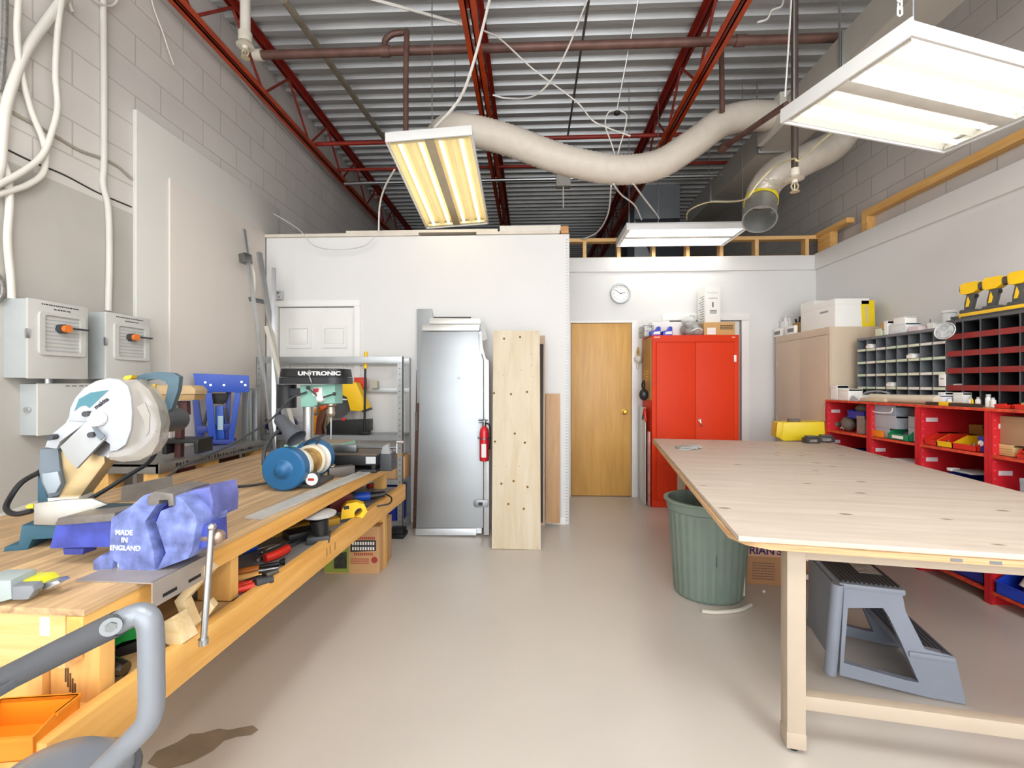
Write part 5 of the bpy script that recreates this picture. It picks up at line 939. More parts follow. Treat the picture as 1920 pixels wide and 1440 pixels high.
t = crumple('clear plastic bag heaped on the grey wrapped bundle', top(1290, 610, CY0+.20)+Vector((0, 0, .135)), (.75, .8, .5), mat('d4d5d2', .15, var=.08, scale=16, name='clear_bag')); MB().cyl((.03, 0, .06), (.05, 0, .1), .012, .03, n=10).obj('twist', mat('d4d5d2', .15, var=.08, scale=16, name='clear_bag'), t)
# ================================================================ TAN CABINET
t = thing('storage_cabinet', 'tan two door metal cabinet standing in the far right corner', 'cabinet', (2.79, 4.235, 0)); TANM = mat('cdbaa3', .42, var=.025, scale=3, name='tan_enamel')
MB().box((.02, 0, 0), (.482, .9, 1.85), .004).box((0, 0, 1.78), (.02, .9, 1.85), .002).box((0, 0, 0), (.02, .9, .07), .002).box((0, 0, .07), (.02, .03, 1.78)).box((0, .87, .07), (.02, .9, 1.78)).obj('body', TANM, t)
for y0, y1 in ((.032, .449), (.451, .868)):
    d = MB().box((-.003, y0, .073), (.018, y1, 1.777), .003).obj('door', TANM, t)
    if y0 < .1:
        MB().box((-.012, .036, .95), (-.003, .052, 1.1), .003).obj('handle', CHROME, d)
    else:
        for zz in (1.5, .9, .3): MB().box((-.01, .86, zz), (.0, .885, zz+.06), .002).obj('hinge', TANM, d)
CT = 1.8508
def tc(px, py, x=2.95): p = onX(px, py, x); return Vector((x, p.y, CT))
JUG = mat('e6e6e4', .35, var=.02, name='jug_white')
for k, (px, lab) in enumerate(((1459, 'left one of the two white plastic jugs on the tan cabinet'), (1474, 'right one of the two white plastic jugs on the tan cabinet'))):
    t = thing('plastic_jug', lab, 'jug', tc(px, 600, 2.875), 0, 'white jugs on the tan cabinet')
    MB().box((-.04, -.055, 0), (.045, .055, .17), .02).obj('body', JUG, t); MB().cyl((0, 0, .165), (0, 0, .2), .028, .02, n=16).obj('neck', JUG, t); MB().cyl((0, 0, .2), (0, 0, .222), .02, n=16).obj('cap', mat('cfcdc4', .4, name='cap_pale'), t)
    MB().tube([(-.0, -.02, .19), (0, -.065, .18), (0, -.068, .13), (0, -.05, .1)], .008, n=8).obj('handle', JUG, t)
for k, (px, py, lab) in enumerate(((1457, 628, 'small grey labelled carton in front of the jugs on the tan cabinet, leftmost'), (1482, 622, 'small grey labelled white carton nearer the white file box on the tan cabinet'))):
    p = tc(px, py, 2.793); t = thing('carton', lab, 'box', p, 0, 'labelled cartons on the tan cabinet'); MB().box((0, -.07, 0), (.034, .07, .085), .002).obj('box_body', PAPER, t); MB().box((-.0008, -.055, .02), (0, .055, .06)).obj('grey_label', mat('7d7f82', .5, var=.2, scale=60, name='label_grey'), t)
p = tc(1490, 600, 2.98); t = thing('carton', 'small brown cardboard box holding black handles beside the white file box', 'box', p); MB().box((0, -.06, 0), (.1, .06, .15), .002).obj('box_body', TAN, t); MB().cyl((.04, -.02, .15), (.045, -.02, .22), .01, n=10).cyl((.04, .03, .15), (.03, .035, .2), .01, n=10).obj('black_handles', BLACK, t)
ya, yb = onX(1501, 600, 2.845).y, 4.245
t = thing('file_box', 'large white lidded file box on the tan cabinet, nearest the camera', 'box', (2.845, yb, CT)); MB().box((.004, .004, 0), (.308, ya-yb-.004, .235), .003).obj('box_body', PAPER, t); MB().box((0, 0, .205), (.312, ya-yb, .262), .003).obj('lid', PAPER, t); mm = MB()
mm.box((.0034, .1, .15), (.004, .22, .168)); mm.obj('printed_line', mat('9a9a9c', .6, name='grey_ink3'), t)
p = Vector((2.95, 4.70, CT)); t = thing('file_box', 'plain white box behind the large white file box on the tan cabinet', 'box', (2.95, 4.72, CT)); MB().box((0, 0, 0), (.23, .22, .33), .003).obj('box_body', PAPER, t); MB().box((-.001, -.001, .27), (.231, .221, .331), .002).obj('lid', PAPER, t)
t = thing('yellow_folder', 'bright yellow upright folder standing on the near corner of the tan cabinet', 'folder', (3.15, 4.245, CT)); x0, z0 = Frame((3.15, 4.245, CT)).loc(1617, 613); x1, z1 = Frame((3.15, 4.245, CT)).loc(1640, 563); x1 = min(x1, .12)
MB().prism([(x0, 0), (x1+.005, 0), (x1, z1), (x0-.012, z1)], 0, .05, bev=.003).obj('cover', mat('f0d314', .4, var=.03, name='folder_yellow'), t); MB().prism([(x0+.03, .03), (x0+.055, .03), (x0+.05, z1-.05), (x0+.02, z1-.05)], -.001, -.0003).obj('torn_patch', mat('d8c48a', .6, name='torn_card'), t); MB().box((x0-.014, .005, 0), (x0-.004, .045, .22)).obj('dark_spine', DGREY, t)
# ================================================================ RED SHELVING
SX0, SX1 = 2.75, 3.255; YS = [4.225, 3.70, 3.245, 2.762, 2.29]
REDS = mat('c9202a', .42, var=.06, scale=6, name='shelf_red'); WORNR = mat('d8482c', .5, var=.25, scale=26, name='worn_red_edge')
LV = (1.155, .89, .62, .35, .08)
SHL = ['red metal shelving unit beside the tan cabinet, farthest from the camera', 'red metal shelving unit holding stacked grey tubs and the green bin', 'red metal shelving unit with the yellow and red bins, left of the brown carton', 'red metal shelving unit nearest the camera, holding the large brown carton']
for i in range(4):
    y1, y0 = YS[i]-.001, YS[i+1]+.001
    t = thing('metal_shelving', SHL[i], 'shelving', (SX0, y0, 0), 0, 'red shelving units along the right wall'); L = y1-y0
    for y in (0, L-.012): MB().box((0, y, 0), (SX1-SX0, y+.012, 1.155), .001).box((-.004, y-.0 if y else y, 0), (.003, y+.012+(.012 if y == 0 else 0), 1.155)).obj('side_panel', REDS, t)
    MB().box((SX1-SX0-.006, .012, 0), (SX1-SX0, L-.012, 1.155)).obj('back_panel', REDS, t)
    for z in LV[1:]: MB().box((.002, .0125, z-.012), (SX1-SX0-.007, L-.0125, z)).box((.0, .0125, z-.016), (.004, L-.0125, z+.003)).obj('shelf', WORNR, t)
    for zz in (1.05, .77): MB().box((.04, L-.0127, zz), (.12, L-.0121, zz+.028)).obj('card_label', mat('e3d3d6', .6, name='card_pale'), t)
    mm = MB()
    for k in range(22): mm.cyl((.02, L-.0126, .05+.05*k), (.02, L-.012, .05+.05*k), .0035, n=6)
    mm.obj('slot_holes', mat('e0a08e', .6, name='slot_pale'), t)
t = thing('counter_board', 'worn counter board lying along the top of all the red shelving units', 'counter', (SX0, YS[4], 1.1555)); MB().box((-.006, -.0, 0), (SX1-SX0+.015, YS[0]-YS[4], .014), .001).obj('board', wood('c9a688', 'a9604a', (10, 1, 10), 3, name='worn_counter'), t); MB().box((-.008, 0, -.003), (-.006, YS[0]-YS[4], .014)).obj('edge_strip', WORNR, t)
KT = 1.170
def sx(px, py, x): p = onX(px, py, x); return p
def onshelf(px, z, x=2.79): p = onX(px, 800, x); return Vector((x, p.y, z+.0005))
QR = -math.pi/2        # fronts face the room (-x)
def rbox(label, px0, px1, z, h_, d_, m, name='carton', cat='box', x=2.79, group=None, lid=True):
    "box seen between two pixel columns on plane x"
    ya, yb = onX(px0, 800, x).y, onX(px1, 800, x).y
    t = thing(name, label, cat, (x, yb, z+.0005), 0, group); MB().box((0, 0, 0), (d_, ya-yb, h_), .003).obj('body', m, t)
    if lid: MB().box((-.002, -.002 if False else 0, h_*.82), (d_, ya-yb, h_+.001), .002).obj('lid', m, t)
    return t
SH1, SH2, SH5 = LV[1]+.003, LV[2]+.003, LV[4]+.003
TUB = mat('a8adb3', .35, var=.03, name='tub_grey'); BINB = mat('2a3aa0', .4, var=.04, name='bin_blue'); BINR = mat('d62a1c', .4, var=.04, name='bin_red')
DUST = mat('6b6058', .7, var=.2, scale=20, name='dusty_grey')
def blob(label, px, z, sc, name='wrapped_part', m=DUST, x=2.85, cat='part', group=None):
    t = thing(name, label, cat, onshelf(px, z, x), 0, group); mm = MB().sph((0, 0, .05*sc[2]), .05, 14, sc)
    rnd = random.Random(px)
    for v in mm.bm.verts: v.co += Vector((rnd.uniform(-1, 1), rnd.uniform(-1, 1), rnd.uniform(-1, 1)))*.004; v.co.z = max(v.co.z, 0)
    mm.obj('bundle', m, t, 70); MB().tube([(-.05*sc[0]-.003, -.02, .02), (-.05*sc[0]-.006, 0, .035), (-.05*sc[0]-.003, .02, .02)], .004, n=6).obj('tie', LGREY, t); return t
blob('dark wrapped part leftmost on the far red shelf', 1563, SH1, (1, 1.5, .9), group='wrapped parts on the far red shelf'); blob('larger mottled wrapped part in the middle of the far red shelf', 1590, SH1, (1, 1.4, 1.3), group='wrapped parts on the far red shelf')
rbox('upright grey packet with white top on the far red shelf', 1606, 1621, SH1, .15, .1, mat('8f8780', .6, var=.1, scale=20, name='packet'), 'packet', 'packet', 2.80)
b = bin_('parts_bin', 'blue bin filled with grey parts, hung high in the far red shelving unit', (2.80, 3.92, 1.018), QR, .2, .22, .09, BINB, lip=.7); mm = MB().sph((0, .1, .085), .09, 14, (.9, 1, .55)); mm.obj('grey_parts', DUST, b, 70); MB().box((-.09, .02, -.004), (.09, .2, -.0005)).obj('runner', BINB, b)
MB().box((-.1, .2, -.125), (-.09, .21, 0)).box((.09, .2, -.125), (.1, .21, 0)).obj('stand', DGREY, b)
bin_('parts_bin', 'dark blue bin low in the far red shelving unit, half hidden by the table', (2.78, 3.93, SH2), QR, .3, .3, .12, BINB, lip=.6)
T2 = 'grey tubs in the second red unit'
rbox('grey tub with orange front label, lowest of the tub stack', 1634, 1668, SH1, .075, .2, TUB, 'storage_tub', 'tub', 2.79, T2); rbox('plain grey tub in the middle of the tub stack', 1633, 1680, SH1+.077, .10, .24, TUB, 'storage_tub', 'tub', 2.785, T2)
t = rbox('grey tub with blue contents and white handle, topmost of the tub stack', 1633, 1679, SH1+.179, .075, .24, mat('9ea7b4', .25, var=.04, name='clear_tub'), 'storage_tub', 'tub', 2.785, T2); MB().box((.01, .02, .077), (.2, .2, .09), .004).obj('blue_contents', BLUE, t); MB().tube([(-.003, .02, .06), (-.012, .04, .02), (-.012, .2, .02), (-.003, .22, .06)], .005, n=6).obj('white_handle', PAPER, t)
ya, yb = onX(1636, 800, 2.789).y, onX(1655, 800, 2.789).y; t = rbox('small orange tool case in front of the lowest grey tub', 1635, 1654, SH1, .05, .018, ORB, 'tool_case', 'case', 2.768)
b = bin_('parts_bin', 'green open fronted bin on the shelf with the grey tubs', Vector((2.765, onX(1684, 800, 2.765).y, SH1)), QR, .185, .2, .115, mat('1e8a5a', .4, var=.04, name='bin_green'), lip=.4); MB().box((-.05, -.006, .012), (.05, -.0045, .035)).obj('card_label', PAPER, b); MB().sph((0, .1, .03), .06, 12, (1.2, 1, .6)).obj('dark_parts', DGREY, b)
rbox('lower grey tub at the right end of the shelf beside the green bin', 1703, 1718, SH1, .10, .2, TUB, 'storage_tub', 'tub', 2.80, T2); rbox('upper grey tub at the right end of the shelf beside the green bin', 1703, 1718, SH1+.102, .08, .2, TUB, 'storage_tub', 'tub', 2.80, T2); rbox('dark carton with grey lid on top of the right hand grey tubs', 1705, 1718, SH1+.184, .05, .2, DGREY, 'carton', 'box', 2.81)
rbox('white carton on the lower shelf of the second red unit, left one', 1671, 1690, SH2, .12, .2, mat('dcdcdc', .5, name='carton_white'), 'carton', 'box', 2.79, 'white cartons in the second red unit'); rbox('white carton on the lower shelf of the second red unit, right one', 1692, 1716, SH2, .12, .2, mat('cfd0d2', .5, name='carton_white2'), 'carton', 'box', 2.79, 'white cartons in the second red unit')
def sbin(label, px, z, wd, m, x=2.765, h_=.085, d_=.2, lip=.45, parts=None, group=None):
    b = bin_('parts_bin', label, Vector((x, onX(px, 800, x).y, z)), QR, wd, d_, h_, m, lip=lip, group=group)
    mm = MB(); rnd = random.Random(px)
    for k in range(10): x0 = rnd.uniform(-wd*.35, wd*.35); y0 = rnd.uniform(.03, d_-.04); mm.cyl((x0, y0, .006+.02*rnd.random()), (x0+rnd.uniform(-.03, .03)*.6, y0+rnd.uniform(-.02, .02), .02+.025*rnd.random()), .005, n=6)
    mm.obj('small_parts', parts or STEEL, b); return b
G3 = 'bins in the third red unit'
sbin('left red bin on the shelf with the yellow bin', 1745, SH1, .10, BINR, group=G3); sbin('yellow bin between the two red bins on the red shelf', 1771, SH1, .12, YEL, parts=DGREY, group=G3); sbin('wider red bin right of the yellow bin on the red shelf', 1807, SH1, .16, BINR, group=G3)
t = rbox('blue and white carton at the right end of the shelf with the yellow bin', 1833, 1849, SH1, .095, .12, mat('2a3c9a', .5, name='carton_blue'), 'carton', 'box', 2.79); MB().cyl((-.003, .03, .055), (-.0015, .03, .055), .018, n=16).obj('white_emblem', PAPER, t)
rbox('mustard wooden crate at the back of the shelf with the yellow bin', 1817, 1842, SH1, .14, .08, mat('b8893c', .6, var=.1, name='crate'), 'crate', 'crate', 3.08)
sbin('long dark blue bin under the yellow and red bins', 1790, SH2, .26, BINB, h_=.11, d_=.3, lip=.6, group=G3); t = thing('grey_sheet', 'grey folded sheet lying across the long dark blue bin', 'sheet', Vector((2.86, onX(1820, 800, 2.86).y, SH2+.112))); MB().box((-.05, -.06, 0), (.14, .1, .012), .003).obj('sheet', LGREY, t); MB().box((-.06, .07, 0), (.0, .1, .02), .003).obj('white_tag', PAPER, t)
t = rbox('large brown cardboard carton in the nearest red shelving unit', 1872, 1990, SH1+.066, .165, .3, mat('a98765', .75, var=.03, name='carton_brown'), 'carton', 'box', 2.80); MB().box((-.003, .1, .05), (-.0022, .14, .055)).obj('crease', mat('8d6d4e', .7, name='crease'), t)
t = rbox('cream ribbed carton under the large brown carton, left one', 1865, 1900, SH1, .064, .2, mat('dcb982', .6, name='cream_card'), 'carton', 'box', 2.795)
for k in range(3): MB().box((-.0026, .005, .01+.014*k), (-.0021, .09, .014+.014*k)).obj('rib', mat('b8935c', .6, name='rib'), t)
rbox('cream carton under the large brown carton, farther right one', 1930, 1990, SH1, .064, .2, mat('dcb982', .6, name='cream_card'), 'carton', 'box', 2.83)
sbin('red bin with green parts in front under the large brown carton', 1922, SH1, .09, BINR, x=2.752, h_=.055, d_=.07, parts=mat('5f9a4a', .5, name='green_parts'))
sbin('blue bin on the second shelf of the nearest red unit', 1900, SH2, .22, BINB, h_=.11, d_=.3); t = rbox('grey canister standing in the nearest red unit beside the blue bin', 1912, 1935, SH2+.002, .16, .03, TUB, 'storage_tub', 'tub', 2.755)
b = sbin('bright blue bin with white roll on the bottom red shelf, nearest the camera', 1905, SH5, .22, mat('2446c8', .4, var=.04, name='bin_bright_blue'), x=2.752, h_=.13, d_=.2, lip=.55); MB().cyl((-.0, .08, .06), (.01, .13, .15), .05, n=20).obj('white_roll', PAPER, b)
sbin('blue bin on the bottom red shelf in the third unit', 1800, SH5, .3, BINB, x=2.78, h_=.13, d_=.3, lip=.5); rbox('dark grey tub on the bottom red shelf beside the blue bin', 1745, 1772, SH5, .1, .3, DGREY, 'storage_tub', 'tub', 2.79)
# ---- on the counter
def onk(px, x=2.82): p = onX(px, 740, x); return Vector((x, p.y, KT))
def kbox(label, px0, px1, h_, d_, m, x=2.82, name='carton', cat='box', **k): return rbox(label, px0, px1, KT, h_, d_, m, name, cat, x, **k)
kbox('white box stack at the far end of the counter beside the tan cabinet, left', 1557, 1570, .13, .1, PAPER, 2.79); kbox('lower white box right of the taller one at the far end of the counter', 1572, 1591, .10, .12, PAPER, 2.79)
t = thing('angle_bracket', 'pale metal bracket lying on the counter beside the white boxes', 'bracket', onk(1604, 2.80)); MB().prism([(-.05, 0), (.06, 0), (.06, .02), (.03, .045), (-.0, .03)], -.004, .004, M=Matrix.Rotation(math.pi/2, 4, 'Z')).box((-.02, -.03, 0), (.02, .03, .005)).obj('bracket', LGREY, t)
CR = mat('ddd0ba', .6, var=.05, name='cream_cloth')
t = thing('cloth_roll', 'long cream rolled material lying along the counter front', 'roll', onk(1690, 2.83)); MB().tube([(0, -.30, .032), (.005, -.15, .034), (0, .1, .032), (.004, .3, .034)], .032, n=14).obj('roll', CR, t, 70); MB().box((-.05, .1, 0), (.06, .36, .03), .012).obj('folded_end', mat('cbbb9f', .7, var=.05, name='cream_dark'), t)
t = thing('tape_gun', 'grey handled tool lying at the back of the counter below the pigeonholes', 'tool', onk(1640, 2.93)); MB().tube([(0, -.15, .07), (0, -.05, .085), (0, .08, .075), (0, .14, .05)], .008, n=8).obj('bow', mat('9a9aa0', .4, name='bow_grey'), t); MB().box((-.02, -.16, 0), (.02, .16, .05), .005).obj('body', PAPER, t)
kbox('white flat box on the counter at the right end of the cream roll', 1737, 1758, .065, .1, mat('e4e4ee', .5, name='box_bluish'), 2.84); kbox('small white carton standing beside the pigeonhole divider', 1759, 1772, .085, .07, PAPER, 2.93); kbox('small white square box on the counter below the dark pigeonholes', 1787, 1805, .085, .06, PAPER, 2.93)
t = thing('spirit_level', 'black and yellow levelling bar along the counter front edge', 'level', onk(1790, 2.775)); MB().box((-.012, -.17, 0), (.012, .2, .022), .002).obj('bar', mat('3c3328', .5, name='level_dark'), t); MB().box((-.014, .03, .0), (.014, .1, .026), .003).obj('yellow_grip', YEL, t)
t = thing('yellow_knife', 'small yellow cutter lying on the levelling bar at the counter front', 'cutter', onk(1812, 2.80)+Vector((.03, 0, 0))); MB().box((-.01, -.05, 0), (.012, .04, .02), .004).obj('handle', YEL, t); MB().prism([(0, 0), (.02, 0), (.01, .05), (.004, .05)], 0, .006).obj('blade', YEL, t)
for k, (px, h_, lab) in enumerate(((1780, .05, 'leftmost small white bottle standing on the counter'), (1820, .055, 'small white bottle right of the square white box'), (1834, .06, 'slim white bottle in the middle of the counter row'), (1853, .08, 'tallest wide capped white bottle on the counter'), (1862, .06, 'rightmost slim white bottle on the counter'))):
    t = thing('small_bottle', lab, 'bottle', onk(px, 2.9), 0, 'small bottles on the counter'); MB().lathe([(0, 0), (.013, 0), (.014, .004), (.014, h_*.7), (.008, h_*.8), (.008, h_*.82), (0, h_*.82)], 14).obj('bottle', PAPER, t); MB().cyl((0, 0, h_*.82), (0, 0, h_), .012 if k == 3 else .008, n=12).obj('cap', LGREY, t)
for k, (px, lab) in enumerate(((1792, 'pinkish rag scrap left of the little bottles on the counter'), (1803, 'pale brown rag scrap beneath the square white box'))):
    t = thing('rag', lab, 'rag', onk(px, 2.85)); mm = MB().sph((0, 0, .012), .03, 14, (1, 1.2, .45)); 
    for v in mm.bm.verts: v.co.z = max(0, v.co.z+random.uniform(-.003, .003))
    mm.obj('rag', mat(('c9a39b', 'bfa184')[k], .8, var=.15, scale=30, name='rag%d' % k), t, 70); MB().cyl((0, -.02, .02), (.005, .02, .024), .006, n=8).obj('stub', PAPER, t)
b = bin_('parts_bin', 'flat red tray on the counter, left of the larger red tray', Vector((2.765, onX(1880, 760, 2.765).y, KT)), QR, .09, .15, .03, BINR, lip=.8); MB().box((-.03, .02, .004), (.03, .1, .018), .003).obj('paper_scraps', TAN, b)
b = bin_('parts_bin', 'larger flat red tray at the right edge of the counter', Vector((2.765, onX(1925, 760, 2.765).y, KT)), QR, .13, .2, .035, BINR, lip=.8); MB().box((-.05, .02, .004), (.05, .16, .04), .006).obj('paper_scraps', TAN, b); MB().tube([(.0, .05, .03), (.0, .05, .075), (.0, .12, .075), (.0, .12, .03)], .006, n=8, smooth=0).obj('red_handle', BINR, b)
# ================================================================ PIGEONHOLE UNITS
PGX = 2.965
def pigeon(label, ya, yb, z0, z1, nc, nr, m, dark, front=None, labels=False):
    t = thing('pigeonhole_unit', label, 'pigeonhole shelf', (PGX, yb, z0)); L, H_, D_ = ya-yb, z1-z0, XR-PGX-.003; tk = .006
    mm = MB().box((0, 0, 0), (D_, tk, H_)).box((0, L-tk, 0), (D_, L, H_)).box((0, 0, 0), (D_, L, tk)).box((0, 0, H_-.022), (D_, L, H_)); mm.obj('casing', m, t)
    MB().box((D_-.003, tk, tk), (D_, L-tk, H_-.02)).obj('back_panel', dark, t)
    for k in range(1, nc): y = L*k/nc; MB().box((.004, y-.0015, tk), (D_-.004, y+.0015, H_-.02)).obj('divider', m if not front else dark, t)
    fr_ = [MB().box((.0, tk, H_*(1-k/nr)-(.012 if not front else .02)), (.004 if not front else .003, L-tk, H_*(1-k/nr)+(.012 if not front else .018))).box((.003, tk, H_*(1-k/nr)-.002), (D_-.004, L-tk, H_*(1-k/nr)+.001)).obj('shelf', front or m, t) for k in range(1, nr)]
    for x in (0,): 
        for k in range(1, nc): y = L*k/nc; MB().box((-.0012, y-.003, tk), (.004, y+.003, H_-.02)).obj('divider_edge', m, t) if front else None
    if labels:
        cols = (mat('dfe6c8', .6, name='tag_green'), mat('eeece4', .6, name='tag_white'), mat('cfe0c4', .6, name='tag_green2'))
        for r in range(1, nr):
            for k in range(nc): z = H_*(1-r/nr); MB().box((-.001, L*k/nc+.006, z-.009), (0, L*(k+1)/nc-.008, z+.009)).obj('bin_label', random.choice(cols), fr_[r-1])
    return t
PGM = mat('7d8388', .42, .3, .04, name='pigeon_grey'); PGD = mat('55585d', .5, .2, .05, name='pigeon_dark')
yA, yB_ = onX(1607, 700, PGX).y, onX(1774, 700, PGX).y
pigeon('grey metal pigeonhole unit with label strips standing on the red shelving counter', yA, yB_+.001, KT+.0005, 1.725, 8, 5, PGM, mat('787c85', .5, .2, .04, name='pigeon_inner'), None, True)
yC = yB_-.95
pigeon('darker pigeonhole unit with red front strips, right of the labelled grey unit', yB_-.001, yC, KT+.0005, 1.765, 8, 5, mat('5d5f62', .45, .3, .05, name='pigeon_edge'), mat('1c1d20', .6, var=.1, name='pigeon_black'), mat('8e2a28', .45, var=.05, name='pigeon_red'))
for k, (px, py, lab) in enumerate(((1634, 655, 'folded white paper in the top row of the grey pigeonholes'), (1712, 672, 'white papers sticking out of the second row of the grey pigeonholes'), (1673, 718, 'white cloth wads in the fourth row of the grey pigeonholes'))):
    p = onX(px, py, PGX+.02); H_ = 1.725-KT-.0005; row = [i for i in range(5) if KT+H_*(1-(i+1)/5) < p.z+.02][0]
    z = KT+.0005+(H_*(1-(row+1)/5)+.0015 if row < 4 else .006); t = thing('paper_wad', lab, 'paper', (PGX+.004, p.y, z+.0105), 0, None); MB().box((-.012, -.03, 0), (.07, .03, .028), .006, M=Matrix.Rotation(.0, 4, 'Y')).obj('paper', PAPER, t); MB().box((-.018, -.02, .028), (.05, .01, .036), .003).obj('fold', PAPER, t)
p = onX(1765, 712, PGX-.012); t = thing('wall_switch', 'small white card clipped to the edge of the grey pigeonholes', 'card', (PGX-.0045, p.y, KT+.13)); MB().box((-.004, -.025, 0), (.003, .025, .085), .001).obj('card', PAPER, t); MB().box((-.0046, -.015, .05), (-.004, .015, .055)).obj('print', INK, t)
p = onX(1797, 710, PGX+.03); t = thing('tube_packet', 'white and grey tube lying in the second lowest row of the dark pigeonholes', 'tube', (PGX+.05, p.y, KT+.119+.0035)); MB().cyl((0, -.05, .014), (0, .05, .014), .013, .01, n=14).obj('tube', PAPER, t); MB().cyl((0, -.05, .014), (0, -.062, .014), .008, n=10).obj('cap', DGREY, t)
# clip lamp
p = onX(1773, 621, PGX-.06); t = thing('clip_lamp', 'round white faced clip lamp fixed where the two pigeonhole units meet', 'lamp', (p.x, p.y, p.z)); Md = Matrix.Rotation(-math.pi/2+.25, 4, 'Y') @ Matrix.Rotation(.35, 4, 'X')
MB().lathe([(0, -.03), (.03, -.03), (.055, -.005), (.062, .012), (.058, .014), (.05, -.0), (0, -.015)], 28, Md).obj('shade', mat('d8d8d6', .4, .2, name='lamp_shade'), t); MB().lathe([(0, .008), (.05, .009), (.05, .006), (0, .005)], 28, Md).obj('lens', mat('c9cdd0', .15, .3, .25, 40, name='lens'), t)
MB().tube([(.02, 0, 0), (.05, 0, .03), (.07, .0, 1.768-p.z if True else 0)], .008, n=8).box((.05, -.02, 1.7665-p.z), (.12, .02, 1.785-p.z), .003).obj('clip_arm', DGREY, t)
# boxes on top of the grey unit
GT = 1.7256
def gt(label, px0, px1, h_, d_, m, x, name='carton', z=GT): return rbox(label, px0, px1, z, h_, d_, m, name, 'box', x)
gt('pale green and white small carton at the left end of the grey pigeonhole top', 1641, 1652, .06, .06, mat('dde3c4', .6, name='pale_green'), 2.985); gt('tall slim white box on the grey pigeonhole unit', 1657, 1664, .115, .07, PAPER, 2.985); t = gt('broad pale carton stack in the middle of the grey pigeonhole top', 1668, 1698, .075, .12, mat('dfe4e4', .5, var=.05, scale=40, name='pale_pack'), 2.985)
gt('white carton on top of the broad pale carton', 1675, 1697, .05, .09, PAPER, 3.0, z=GT+.0775); gt('brown box behind the white cartons on the grey pigeonhole unit', 1650, 1676, .14, .05, TAN, 3.15); gt('low pinkish carton right of the broad pale carton', 1703, 1722, .035, .08, mat('e9d8d8', .5, name='pinkish'), 2.985); gt('small flat white carton near the clip lamp on the grey unit', 1738, 1750, .05, .06, PAPER, 3.02)
t = thing('glass_jar', 'clear lidded container behind the clip lamp', 'jar', onX(1773, 600, 3.14)*1.0); t.location.z = 1.7665; t.location.y -= .03; MB().lathe([(0, 0), (.04, 0), (.042, .07), (.036, .08), (0, .08)], 20).obj('jar', mat('dcdedd', .15, var=.04, name='jar_clear'), t); MB().lathe([(0, .081), (.045, .081), (.045, .098), (0, .1)], 20).obj('lid', PAPER, t)
for k, (px, lab) in enumerate(((1716, 'short upright pin left on the grey pigeonhole unit top'), (1744, 'dark upright bit holder near the clip lamp'))):
    t = thing('drill_bit', lab, 'bit', (3.09, onX(px, 600, 3.09).y, GT)); MB().cyl((0, 0, .0), (0, 0, .012), .012, n=12).obj('foot', DGREY, t); MB().cyl((0, 0, .012), (0, 0, .09), .004, .002, n=8).obj('shaft', mat('7a4a3c', .5, name='bit_brown') if k == 0 else DGREY, t)
# ---- cordless drills on their charging rail
DZ = 1.7655
xq = 3.02; yq0, yq1 = onX(1812, 600, xq).y, onX(1985, 590, xq).y
t = thing('charger_rail', 'yellow charging rail carrying the cordless drills on the dark pigeonhole unit', 'charger', (xq, yq1, DZ)); MB().box((-.055, 0, 0), (.05, yq0-yq1, .034), .008).obj('rail', YEL, t); MB().box((-.0575, .02, .0), (-.0555, yq0-yq1-.02, .01)).obj('trim', DGREY, t)
DG = mat('4a4a48', .5, var=.08, name='drill_grey')
proto = None
def copy_tree(o, parent=None):
    c = o.copy(); COL.objects.link(c)
    if parent: c.parent = parent
    for ch in list(o.children): copy_tree(ch, c)
    return c
F = Frame((xq, onX(1826, 600, xq).y, DZ+.0345), 0)
def drill():
    t = thing('cordless_drill', 'x', 'drill', F.o, 0, 'cordless drills on the charging rail')
    R = Matrix.Rotation(-math.pi/2, 4, 'Z')       # drawn nose to +x, turned so the nose runs along the rail towards the camera
    def p(pts, w_, nm, m, bev=.004): MB().prism(pts, -w_, w_, bev=bev).obj(nm, m, t)
    p([(-.075, .125), (-.078, .172), (-.06, .186), (.02, .186), (.03, .172), (.03, .135), (-.0, .118), (-.055, .115)], .03, 'motor_body', YEL)
    p([(-.045, .115), (.005, .118), (-.004, .07), (-.018, .018), (-.06, .018), (-.058, .06), (-.05, .09)], .018, 'grip', DG); p([(-.075, .0), (.03, .0), (.034, .012), (.02, .02), (-.072, .022), (-.08, .012)], .034, 'battery', DG, .005)
    p([(-.034, .105), (-.022, .07), (-.03, .04), (-.05, .038), (-.042, .08)], .0195, 'yellow_inlay', YEL, .002); p([(.004, .11), (.016, .108), (.01, .088), (.0, .092)], .009, 'trigger', BLACK, .002)
    MB().cyl((.03, 0, .155), (.062, 0, .155), .026, .02, n=18).cyl((.062, 0, .155), (.08, 0, .155), .016, .009, n=14).obj('chuck', mat('6a655f', .4, .6, .08, name='drill_chuck'), t); p([(-.08, .135), (-.0785, .135), (-.0785, .17), (-.08, .17)], .028, 'rear_cap', DGREY, 0)
    return t
proto = drill(); ys = [onX(px, 590, xq).y for px in (1828, 1872, 1922)]
DL = ['leftmost yellow cordless drill on the charging rail', 'middle yellow cordless drill on the charging rail', 'rightmost yellow cordless drill on the charging rail, cut by the frame']
for i, y in enumerate(ys):
    o = proto if i == 0 else copy_tree(proto); o.location = (xq+.005, y, DZ+.0345); o.rotation_euler = (0, 0, math.radians(-75)); o.scale = (.92, 1.05, 1.12); o['label'] = DL[i]
